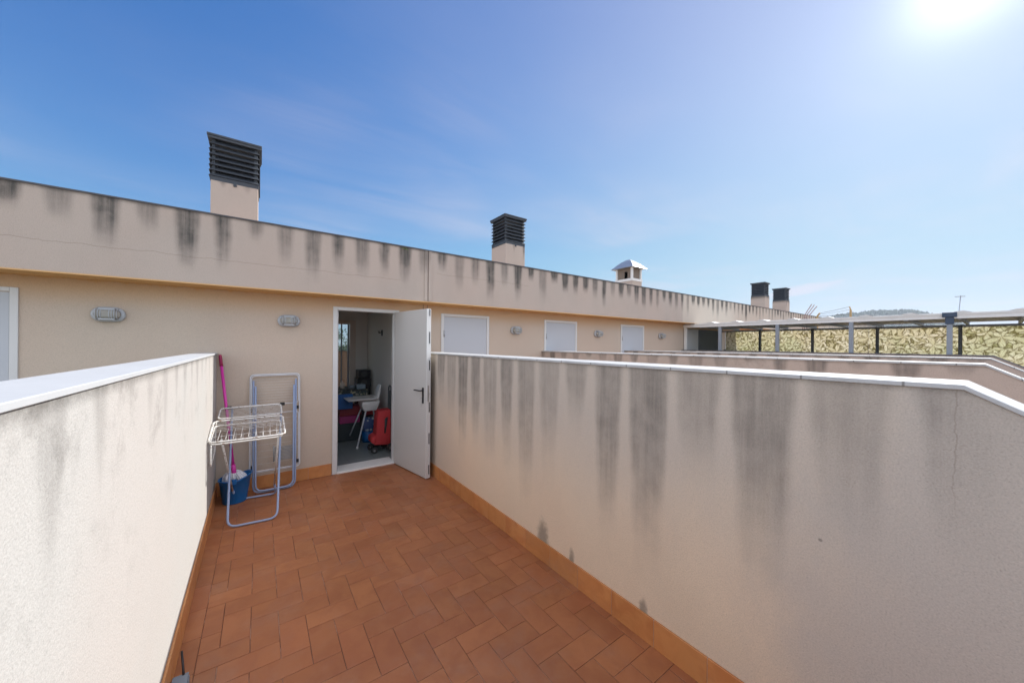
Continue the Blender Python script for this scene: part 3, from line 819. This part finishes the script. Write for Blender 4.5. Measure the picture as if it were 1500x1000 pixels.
for xx in (-.262, .202):
    b = MB(); b.box(xx-.022, xx+.022, 4.638, 4.672, top(4.64)-.016, top(4.64)+.016); b.move(T0).build('end_clip', M['rubber'], t, bevel=.004)
# wire frame modelled in place of the rack's shadow on the wall
b = MB(); b.tube(fillet([(-.335, 3.87, .775), (-.338, 3.90, .56), (-.342, 4.28, .60), (-.335, 4.29, .87)], .04), .006, 8)
for k in range(4):
    f = (k+.6)/4.6; b.tube([(-.336, 3.87+.02*f, .775-.2*f), (-.337, 4.29, .86-.24*f)], .002, 5)
b.move(T0).build('wall_shadow_wires', M['rack_white'], t)

# ------------------------------------------------------------------ folded drying rack leaning on the facade
t = thing('drying_rack', (.14, 4.66, 0), 'folded pale blue clothes drying rack leaning upright on the plaster, left of the open door', 'drying rack')
T0 = Matrix.Translation((-.14, -4.66, 0))
def ly(z): return 4.655+.09*z      # lean
def loop(x0, x1, z0, z1, r, tr, m, name, off=0.0):
    b = MB(); b.tube(fillet([(x0, ly(z0)+off, z0), (x1, ly(z0)+off, z0), (x1, ly(z1)+off, z1), (x0, ly(z1)+off, z1)], r, closed=True), tr, 8, closed=True)
    return b.move(T0).build(name, m, t)
loop(-.088, .372, .215, 1.262, .04, .007, M['rack_clean'], 'outer_frame')
loop(-.076, .360, .93, 1.25, .04, .005, M['rack_clean'], 'panel_frame', -.012)
loop(-.076, .360, .23, .835, .04, .005, M['rack_clean'], 'panel_frame', -.012)
b = MB()
for k in range(9):
    z = .97+.03*k; b.tube([(-.076, ly(z)-.012, z), (.360, ly(z)-.012, z)], .0011, 5)
for k in range(8):
    z = .30+.068*k; b.tube([(-.076, ly(z)-.012, z), (.360, ly(z)-.012, z)], .0012, 5)
b.move(T0).build('wires', M['rack_clean'], t)
for o, dx_, nm in ((-.035, 0.0, 'leg_frame'), (-.060, .02, 'leg_frame')):
    b = MB(); z0 = .013+dx_; b.tube(fillet([(-.06+dx_, ly(1.2)+o+.02, 1.20-dx_*3), (-.055+dx_, ly(z0)+o, z0), (.325-dx_, ly(z0)+o, z0), (.335-dx_, ly(1.2)+o+.02, 1.20-dx_*3)], .075), .0095, 10)
    b.move(T0).build(nm, M['blue_tube'], t)
b = MB(); 
for k in range(10):
    z = .325+.015*k; b.tube([(.125, ly(z)-.03, z), (.335, ly(z)-.03, z)], .0048, 5)
b.tube([(.125, ly(.31)-.03, .31), (.125, ly(.48)-.03, .48)], .006, 6); b.tube([(.335, ly(.31)-.03, .31), (.335, ly(.48)-.03, .48)], .005, 6)
b.move(T0).build('slatted_shelf', simple('shelf_grey', (.27, .29, .30), .6), t)
for xx in (-.065, .350):
    for z in (.88, .28):
        b = MB(); b.box(xx-.012, xx+.012, ly(z)-.026, ly(z)-.004, z-.018, z+.018); b.move(T0).build('hinge_clip', M['rubber'], t, bevel=.003)

# ------------------------------------------------------------------ bucket and mop
t = thing('bucket', (-.205, 4.555, 0), 'blue plastic bucket in the corner behind the open drying rack', 'bucket')
prof = [(.098, .0), (.100, .008), (.128, .225), (.134, .228), (.136, .238), (.131, .243), (.124, .236), (.097, .014), (.001, .012)]
b = MB(); b.lathe(prof, 40)
for v in b.bm.verts:        # pouring lip lifted on the right
    if v.co.z > .2 and v.co.x > .03: v.co.z += (v.co.x-.03)*.42; v.co.x *= 1.07
b.build('bucket_body', M['blue'], t)
for sy_ in (-1, 1):
    b = MB(); b.box(-.02, .02, sy_*.13-.008, sy_*.13+.008, .205, .26); b.build('handle_lug', M['blue'], t, bevel=.004)
t = thing('mop', (-.215, 4.54, .2), 'cotton mop with a bright pink handle standing in the blue bucket', 'mop')
A = Vector((-.0, -.01, .14)); B = Vector((-.128, .215, 1.285-.0))
dirv = (B-A).normalized()
b = MB(); b.tube([A, B-dirv*.12], .0135, 12); b.build('handle', M['pink'], t)
b = MB(); b.tube([B-dirv*.12, B-dirv*.02, B], .0155, 12, r2=.012); b.build('grip', M['dark_pink'], t)
b = MB(); b.tube([A-dirv*.07, A+dirv*.04], .020, 12); b.build('socket', M['pink'], t)
b = MB(); rs = random.Random(3)
for k in range(110):
    a = k*2.399; rr_ = .02+.078*math.sqrt(rs.random()); h = rs.uniform(.015, .05)
    p1 = Vector((.012+math.cos(a)*rr_, .012+math.sin(a)*rr_, rs.uniform(.03, .075)))
    p2 = Vector((.012+math.cos(a+.35)*rr_*1.06, .012+math.sin(a+.35)*rr_*1.06, rs.uniform(-.03, .015)))
    b.tube(fillet([(0, 0, .065), p1*.5+Vector((0, 0, .06+h*.3)), p1, p2], .03, 3), .0085, 6)
b.build('strands', M['mop'], t)

# grey dustpan-like tray at the foot of the left wall
t = thing('dustpan', (-.325, 2.12, 0), 'small grey tray with a thin dark rod, at the foot of the sunlit wall', 'dustpan')
b = MB()
b.box(-.0, .06, -.22, .13, .001, .008); b.box(-.0, .006, -.22, .13, .0085, .045); b.box(.054, .06, -.22, .13, .0085, .036); b.box(.0065, .0535, .118, .13, .0085, .044)
b.build('tray', M['soil_grey'], t, bevel=.003)
b = MB(); b.prism([(-.14, .0455), (.13, .0455), (.13, .051), (-.14, .051)], 'x', -.0, .058); b.build('hood', M['soil_grey'], t, bevel=.003)
b = MB(); b.tube([(.040, .12, .05), (.022, .20, .115)], .0045, 8); b.build('rod', M['black'], t)

# ------------------------------------------------------------------ covered terrace (pergola) with leaf screen
PX = 8.87
t = thing('pergola', (10, 2, 0), 'long flat terrace canopy with a pale fascia carried on slim grey posts', 'pergola')
T0 = Matrix.Translation((-10, -2, 0))
YE = -1.6
b = MB(); b.box(PX, PX+.03, YE, YF-.30, 2.075, 2.165); b.box(PX-.012, PX, YE, YF-.30, 2.135, 2.168)
b.box(PX, PX+.03, YF-.2995, YF-.003, 2.075, 2.150)
b.move(T0).build('fascia', M['pale'], t, bevel=.003)
b = MB(); b.box(PX+.031, 11.15, YE, YF-.003, 2.115, 2.13); b.move(T0).build('roof_sheet', M['roof_panel'], t)
y = YF-.15
while y > YE:
    b = MB(); b.prism([(y-.10, 2.1685), (y+.10, 2.1685), (y+.06, 2.185), (y-.02, 2.197)], 'x', PX-.02, 11.15); b.move(T0).build('roof_ridge', M['white'], t); y -= .535
y = YF-.42
while y > YE:
    b = MB(); b.box(PX+.032, 11.1, y-.02, y+.02, 2.06, 2.114); b.move(T0).build('rafter', M['post_grey'], t); y -= .571
b = MB(); b.box(11.0, 11.08, YE, YF-.01, 2.02, 2.0595)
b.move(T0).build('rear_beam', M['post_grey'], t)
for y in (4.74, 3.905, 2.763, 1.621, .478, -.665):
    b = MB(); w = .03 if y > .5 or y < 0 else .03
    b.box(PX+.002, PX+.062, y-w, y+w, ZT+.002 if y > KY else 1.10, 2.074); b.move(T0).build('post', M['post_grey'] if y < 4.7 else M['pale'], t, bevel=.003)
for y in (3.80, 2.69, 1.58, .46, -.66):
    b = MB(); b.box(10.95, 11.0, y-.025, y+.025, -.001, 2.0595); b.move(T0).build('rear_post', M['rubber'] if False else simple('rear_post_dark', (.10, .115, .13), .5), t)
b = MB(); b.box(PX-.03, PX+.075, .478-.075, .478+.075, 2.10, 2.176); b.box(PX-.012, PX+.068, .478-.045, .478+.045, 1.99, 2.0995)
b.move(T0).build('post_bracket', simple('bracket_blue', (.03, .055, .10), .5), t, bevel=.004)
# pale rounded caps along the far roof edge
for (y, r) in ((1.045, .045), (.87, .035), (.789, .03), (.376, .075)):
    b = MB(); b.lathe([(r, 0), (r*.95, r*.5), (r*.6, r*.9), (r*.1, r*1.1)], 14, (11.05, y, 2.2)); b.box(11.03, 11.07, y-.02, y+.02, 2.131, 2.201)
    b.move(T0).build('ridge_cap', M['pale'], t)

t = thing('privacy_screen', (11.07, 2, 0), 'tall beige and green leaf-patterned privacy screen under the terrace canopy', 'privacy screen')
SY0, SY1 = YE, 4.70
y0 = SY0-2; k = 0
while y0 < SY1-2-.05:
    y1 = min(y0+1.11, SY1-2)
    b = MB(); b.box(-.003, .003, y0+.002, y1-.002, 1.0, 2.055); b.build('printed_cloth', M['leaf'], t); y0 = y1

# ------------------------------------------------------------------ things beyond the covered terrace
XW = XR+P*6+.12
for k, (yb, yt, zt_) in enumerate(((4.14, 3.95, 3.13), (4.08, 3.875, 3.10), (4.0, 3.80, 3.05))):
    z0 = 1.508; m0 = 2.76
    ys = yb+(yb-yt)*(m0-z0)/(zt_-m0)*.25
    b = MB(); b.tube([(XW, ys, z0), (XW, yb, m0), (XW, yt, zt_)], .014, 8)
    o = b.build('slanted_pole', M['striped'] if 'striped' in M else None or simple('pole_pink', (.42, .29, .27), .6, var=.5, scale=25), None, origin=(XW, ys, z0))
    tag(o, ['leftmost of the three thin slanted reddish poles rising behind the canopy', 'middle one of the three thin slanted reddish poles behind the canopy', 'rightmost of the three thin slanted reddish poles behind the canopy'][k], 'pole', 'slanted poles behind the canopy')
t = thing('clothes_line', (XW, 3.3, 1.508), 'distant clothes line strung between two ochre brackets above the canopy', 'clothes line')
def T(p): return (p[0]-XW, p[1]-3.3, p[2]-1.508)
b = MB(); b.bar(T((XW, 2.93, 1.508)), T((XW, 2.93, 2.85)), .05, .05); b.bar(T((XW, 2.93, 2.852)), T((XW, 2.96, 2.96)), .03, .03); b.build('bracket', M['ochre'], t)
b = MB(); b.bar(T((XW, 3.80, 1.508)), T((XW, 3.80, 2.68)), .06, .05); b.bar(T((XW, 3.80, 2.682)), T((XW, 3.72, 2.80)), .05, .04); b.build('bracket', M['ochre'], t)
b = MB()
b.tube([T((XW, 3.72, 2.79)), T((XW, 3.34, 2.862)), T((XW, 2.96, 2.955))], .005, 5)
b.tube([T((XW, 3.72, 2.75)), T((XW, 3.34, 2.79)), T((XW, 2.94, 2.86))], .004, 5)
b.tube([T((XW, 3.76, 2.69)), T((XW, 2.93, 2.70))], .006, 5)
b.build('wires', M['rubber'], t)
t = thing('antenna', (14, .62, -.002), 'thin television antenna mast standing beyond the canopy at the right', 'antenna')
b = MB(); b.tube([(0, 0, 0), (0, 0, 2.3), (0, -.035, 2.90)], .007, 6); b.build('mast', M['steel'], t)
b = MB(); b.tube([(0, .055, 2.885), (0, -.105, 2.875)], .006, 6)
for yy_ in (.04, 0, -.06, -.095): b.tube([(-.1, yy_, 2.88), (.1, yy_, 2.88)], .004, 5)
b.build('aerial', M['steel'], t)

# ------------------------------------------------------------------ distant hill with its woodland
def ridge(name, r0, seedv, hfun, m, a0=-20, a1=75, n=160, rows=10, depth=260):
    rs = random.Random(seedv); b = MB(); grid = []
    for i in range(n+1):
        a = R(a0+(a1-a0)*i/n); col = []
        for j in range(rows+1):
            f = j/rows; rr_ = r0+depth*f
            h = hfun(math.degrees(a))*math.sin(math.pi/2*min(1, f*1.6))
            h += (rs.random()-.5)*2.0*f
            col.append(b.bm.verts.new((math.cos(a)*rr_, math.sin(a)*rr_, -9.5+max(0.01, h))))
        grid.append(col)
    for i in range(n):
        for j in range(rows):
            f = b.bm.faces.new((grid[i][j], grid[i+1][j], grid[i+1][j+1], grid[i][j+1])); f.smooth = True
    return b.build(name, m)
def hf(a):      # height above the plain by azimuth (0 = +X)
    g1 = 50*math.exp(-((a-10)/9.0)**2)+14*math.exp(-((a-5)/3.0)**2)+16*math.exp(-((a-45)/25)**2)
    return 9+g1+.8*math.sin(a*.9)+.6*math.sin(a*2.3+1)
h = ridge('hills', 620, 5, hf, M['hill'])
struct(h)
b = MB(); rs = random.Random(9)
for k in range(2600):
    a = rs.uniform(-6, 28); ar = R(a); f_ = rs.random()**.6; rr_ = 640+150*f_; hh = -9.5+hf(a)*math.sin(math.pi/2*min(1, (rr_-620)/260*1.6))-1
    s_ = rs.uniform(1.6, 4.2)
    c = Vector((math.cos(ar)*rr_, math.sin(ar)*rr_, hh+s_*.5))
    vs = []
    for q in range(7):
        an = q*2*math.pi/7; vs.append(b.bm.verts.new(c+Vector((math.cos(an)*s_*rs.uniform(.6, 1.1), math.sin(an)*s_*rs.uniform(.6, 1.1), rs.uniform(-.5, .5)*s_*.4))))
    tp = b.bm.verts.new(c+Vector((0, 0, s_*rs.uniform(.6, 1.1)))); bt = b.bm.verts.new(c-Vector((0, 0, s_)))
    for q in range(7): b.bm.faces.new((vs[q], vs[(q+1) % 7], tp)); b.bm.faces.new((vs[(q+1) % 7], vs[q], bt))
o = b.build('woodland', M['foliage_far']); o['kind'] = 'stuff'

# ------------------------------------------------------------------ behind the room: rear terrace wall, pipe and tree
t = thing('rear_wall', (.8, 9.0, 0), 'pinkish plaster wall seen through the room window', 'wall')
b = MB(); b.box(-1.6, 1.6, 0, .2, -.3, 1.43); b.build('wall_body', stucco('stucco_rear', None, (.88, .62, .50), 'x', 1.43, amp=.4, dirt=.3), t)
b = MB(); b.box(-1.61, 1.61, -.01, .21, 1.4305, 1.445); b.build('coping', M['coping'], t)
b = MB(); b.box(-2.5, 3.5, 7.58, 9.4, -.22, -.003); struct(b.build('rear_terrace_floor', M['grout_pale']))
t = thing('tree', (4.6, 30, -9.5), 'dark green tree showing through the room window above the pink wall', 'tree')
b = MB(); b.tube([(0, 0, 0), (.1, .1, 5), (-.1, 0, 9)], .28, 10, r2=.08)
for a in range(5):
    b.tube([(0, 0, 5.5+a*.5), (math.cos(a*1.3)*1.3, math.sin(a*1.3)*1.3, 7.6+a*.55)], .09, 6, r2=.03)
b.build('trunk', simple('bark', (.12, .09, .06), .9), t)
b = MB(); rs = random.Random(21)
for cl in range(26):
    c = Vector((rs.gauss(0, 1.1), rs.gauss(0, 1.1), rs.uniform(7.2, 12.0))); cr = rs.uniform(.5, .95)
    for k in range(110):
        p = c+Vector((rs.gauss(0, 1), rs.gauss(0, 1), rs.gauss(0, .8)))*cr*.5
        u = Vector((rs.gauss(0, 1), rs.gauss(0, 1), rs.gauss(0, 1))).normalized()*.11; v = u.orthogonal().normalized()*.06
        b.quad(p-u, p+v, p+u, p-v)
b.build('crown', M['foliage_far'], t)

# ------------------------------------------------------------------ things in the room
t = thing('table', (.85, 6.45, 0), 'dark table covered with a patterned cloth inside the room', 'table')
b = MB(); b.box(-.75, .60, -.28, .35, .80, .845); b.build('tabletop', M['black'], t, bevel=.004)
b = MB(); b.box(-.755, .605, -.286, .355, .8455, .852); b.box(-.755, .605, -.292, -.2865, .74, .852); b.build('tablecloth', M['cloth'], t)
for (lx, ly_) in ((-.7, -.25), (.55, -.25), (-.7, .3), (.55, .3)):
    b = MB(); b.box(lx-.025, lx+.025, ly_-.022, ly_+.022, 0, .80); b.build('leg', M['black'], t)
o = MB().box(.98, 1.22, 6.10, 6.14, .56, .80).build('cloth_bag', M['bright_blue'], None, bevel=.012, origin=(1.1, 6.12, .56)); tag(o, 'bright blue bag hanging at the front of the dark table', 'bag')
t = thing('speaker', (1.60, 7.15, 0), 'stacked black loudspeaker boxes in the far corner of the room', 'speaker')
b = MB(); b.box(-.115, .115, -.12, .12, 0, .80); b.build('stand', M['black'], t, bevel=.005)
b = MB(); b.box(-.12, .12, -.13, .13, .801, .95); b.build('cabinet', M['black'], t, bevel=.008)
b = MB(); b.box(-.10, .12, -.12, .13, .955, 1.11); b.build('cabinet', M['black'], t, bevel=.008)
cm = simple('speaker_cone', (.06, .06, .06), .5)
for z in (.875, 1.035):
    b = MB(); b.tube([(0, -.131, z), (0, -.136, z)], .055, 18); b.build('speaker_cone', cm, t)
# clutter on the table
tag(MB().box(1.30, 1.44, 6.22, 6.42, .853, .93).build('storage_box', simple('clear_box', (.22, .29, .34), .25, var=.5, scale=20), None, bevel=.008, origin=(1.37, 6.32, .853)), 'pale blue lidded storage box at the right end of the patterned tablecloth', 'box')
tag(MB().lathe([(.035, 0), (.038, .05), (.036, .09), (.012, .11), (.012, .13)], 16).build('jar', M['timber']), 'small tan jar on the patterned tablecloth', 'jar').location = (1.12, 6.45, .853)
tag(MB().lathe([(.045, 0), (.05, .04), (.052, .06), (.04, .062)], 16).build('bowl', M['soil_grey']), 'small grey bowl on the patterned tablecloth', 'bowl').location = (1.24, 6.33, .853)
# under the table
tag(MB().box(.90, 1.38, 6.28, 6.62, .001, .30).build('storage_chest', simple('chest_dark', (.02, .03, .032), .5), None, bevel=.01, origin=(1.14, 6.4, 0)), 'low black storage chest on the room floor under the dark table', 'chest')
tag(MB().box(1.05, 1.36, 6.24, 6.5, .301, .42).build('storage_box', M['magenta'], None, bevel=.01, origin=(1.2, 6.37, .301)), 'magenta box lying on the low black chest', 'box')
tag(MB().box(1.05, 1.40, 6.25, 6.5, .421, .58).build('storage_box', M['darkred'], None, bevel=.01, origin=(1.2, 6.37, .421)), 'dark red box stacked on the magenta box', 'box')
tag(MB().box(1.41, 1.66, 6.26, 6.5, .40, .62).build('storage_box', M['red'], None, bevel=.01, origin=(1.5, 6.37, .40)), 'red box behind the high chair, on the dark cabinet', 'box')
tag(MB().box(1.40, 1.68, 6.24, 6.52, .001, .398).build('cabinet', simple('cabinet_dark', (.03, .03, .035), .5), None, bevel=.008, origin=(1.54, 6.38, 0)), 'small dark cabinet behind the red shopping trolley', 'cabinet')
t = thing('printed_bag', (1.47, 6.10, .175), 'white and navy printed bag sitting on the blue tub', 'bag')
b = MB(); b.loft([[(-.09, -.06, 0), (.09, -.06, 0), (.09, .06, 0), (-.09, .06, 0)], [(-.10, -.07, .1), (.10, -.07, .1), (.10, .07, .1), (-.10, .07, .1)], [(-.08, -.03, .23), (.09, -.03, .21), (.09, .03, .22), (-.08, .03, .23)]]); b.build('bag_body', M['bag_print'], t, bevel=.006)
tag(MB().lathe([(.085, 0), (.09, .06), (.095, .17), (.09, .174)], 24).build('tub', M['blue']), 'dark blue tub on the room floor under the printed bag', 'tub').location = (1.45, 6.10, 0)

# high chair
t = thing('high_chair', (1.36, 5.98, 0), 'white plastic high chair with splayed metal legs just inside the open door', 'high chair')
for (fx, fy_, tx, ty) in ((-.17, .34, .0, .10), (-.15, -.24, .02, -.10), (.28, .30, .16, .10), (.28, -.20, .16, -.10)):
    b = MB(); b.tube([(fx, fy_, .012), (tx, ty, .60)], .012, 10); lg = b.build('leg', M['rack_clean'], t)
    b = MB(); b.tube([(fx, fy_, 0.0), (fx+(tx-fx)*.05, fy_+(ty-fy_)*.05, .03)], .017, 10); b.build('foot_cap', M['hc_white'], lg)
b = MB()
b.loft([[(-.02, -.12, .54), (.17, -.12, .54), (.17, .12, .54), (-.02, .12, .54)], [(-.06, -.14, .64), (.20, -.14, .64), (.20, .14, .64), (-.06, .14, .64)],
        [(-.05, -.135, .70), (.215, -.14, .70), (.215, .14, .70), (-.05, .135, .70)]])
b.build('seat', M['hc_white'], t, bevel=.012)
b = MB(); b.loft([[(.155, -.13, .70), (.20, -.13, .70), (.20, .13, .70), (.155, .13, .70)], [(.185, -.12, .82), (.225, -.12, .82), (.225, .12, .82), (.185, .12, .82)], [(.235, -.07, .94), (.255, -.07, .94), (.255, .07, .94), (.235, .07, .94)]])
b.build('backrest', M['hc_white'], t, bevel=.010)
b = MB(); b.loft([[(-.26, -.17, .715), (.17, -.19, .715), (.17, .19, .715), (-.26, .17, .715)], [(-.29, -.20, .75), (.18, -.21, .75), (.18, .21, .75), (-.29, .20, .75)]])
b.build('tray', M['hc_white'], t, bevel=.014)

# red shopping trolley
t = thing('shopping_trolley', (1.485, 5.47, 0), 'red fabric two-wheeled shopping trolley standing beside the door jamb', 'shopping trolley')
b = MB()
b.loft([[(-.12, -.10, .115), (.125, -.10, .09), (.125, .10, .09), (-.12, .10, .115)],
        [(-.085, -.115, .30), (.125, -.115, .30), (.125, .10, .30), (-.085, .11, .30)],
        [(-.075, -.11, .52), (.125, -.11, .52), (.125, .09, .52), (-.075, .10, .52)],
        [(-.06, -.09, .61), (.125, -.09, .62), (.125, .07, .63), (-.05, .07, .62)]])
b.build('bag_body', M['red'], t, bevel=.02, bseg=3)
b = MB(); b.loft([[(-.165, -.11, .17), (-.115, -.12, .13), (-.115, .09, .13), (-.165, .09, .17)], [(-.155, -.10, .24), (-.09, -.12, .27), (-.09, .1, .27), (-.155, .09, .24)]]); b.build('front_pocket', M['red'], t, bevel=.012)
b = MB(); b.loft([[(.02, -.118, .28), (.045, -.118, .28), (.045, -.112, .28), (.02, -.112, .28)], [(.03, -.1185, .50), (.075, -.1185, .52), (.075, -.1125, .52), (.03, -.1125, .50)]]); b.build('side_slit', M['black'], t)
b = MB(); b.tube(fillet([(.118, -.055, .08), (.135, -.055, .97), (.135, .055, .97), (.118, .055, .08)], .05), .011, 10); b.box(.118, .132, -.045, .045, .25, .90)
b.build('handle_frame', simple('trolley_frame', (.06, .07, .075), .5), t)
for (wx, wy, r_) in ((.10, -.155, .062), (.10, .155, .062), (-.12, -.12, .045), (-.12, .10, .045)):
    w = MB(); w.tube([(wx, wy-.014, r_), (wx, wy+.014, r_)], r_, 24); wo_ = w.build('wheel', M['rubber'], t, bevel=.006)
    w = MB(); w.tube([(wx, wy-.018, r_), (wx, wy+.018, r_)], r_*.35, 14); w.build('hub', M['steel'], wo_)
b = MB(); b.tube([(.10, -.15, .062), (.10, .15, .062)], .008, 8); b.tube([(-.12, -.12, .045), (-.12, .10, .045)], .007, 8); b.bar((-.12, -.07, .05), (.12, -.07, .075), .015, .015); b.bar((-.12, .07, .05), (.12, .07, .075), .015, .015); b.build('axle', M['black'], t)

# black double coat hook on the room wall
t = thing('coat_hook', (1.7295, 6.31, 1.80), 'small black double coat hook high on the room wall', 'hook')
b = MB(); b.box(-.012, -.0003, -.035, .035, -.05, .05); b.build('back_plate', M['black'], t, bevel=.004)
for s_ in (-1, 1):
    b = MB(); b.tube(fillet([(-.01, .015*s_, .02), (-.05, .02*s_, -.01), (-.06, .03*s_, .03)], .02), .006, 8); b.build('prong', M['black'], t)

# small weed rooted in the parapet cap
t = thing('weed', (1.49, YB-.012, 2.845), 'tiny green weed sprouting from the top of the stained parapet, left of the joint', 'weed')
b = MB(); rs = random.Random(4)
for k in range(16):
    a = rs.uniform(-1.3, 1.3); l = rs.uniform(.03, .08); u = Vector((math.sin(a)*l, -rs.uniform(.005, .03), math.cos(a)*l*.5-.035)); w_ = Vector((math.cos(a), 0, -math.sin(a)))*.007
    b.quad((0, 0, 0), u*.5+w_, u, u*.5-w_)
b.build('leaves', simple('weed_green', (.12, .17, .04), .7), t)

# ------------------------------------------------------------------ air: even thin haze round the whole scene
b = MB(); b.box(-290, 1340, -690, 1240, -10.6, 78)
m = bpy.data.materials.new('haze_air'); m.use_nodes = True; m.node_tree.nodes.clear(); g = N(m.node_tree)
pv = g.new('ShaderNodeVolumePrincipled'); pv.inputs['Color'].default_value = (.74, .82, .95, 1); pv.inputs['Density'].default_value = .0004; pv.inputs['Anisotropy'].default_value = .3
ov = g.new('ShaderNodeOutputMaterial'); g.l.new(pv.outputs[0], ov.inputs['Volume'])
hz = b.build('haze', m); hz['kind'] = 'stuff'
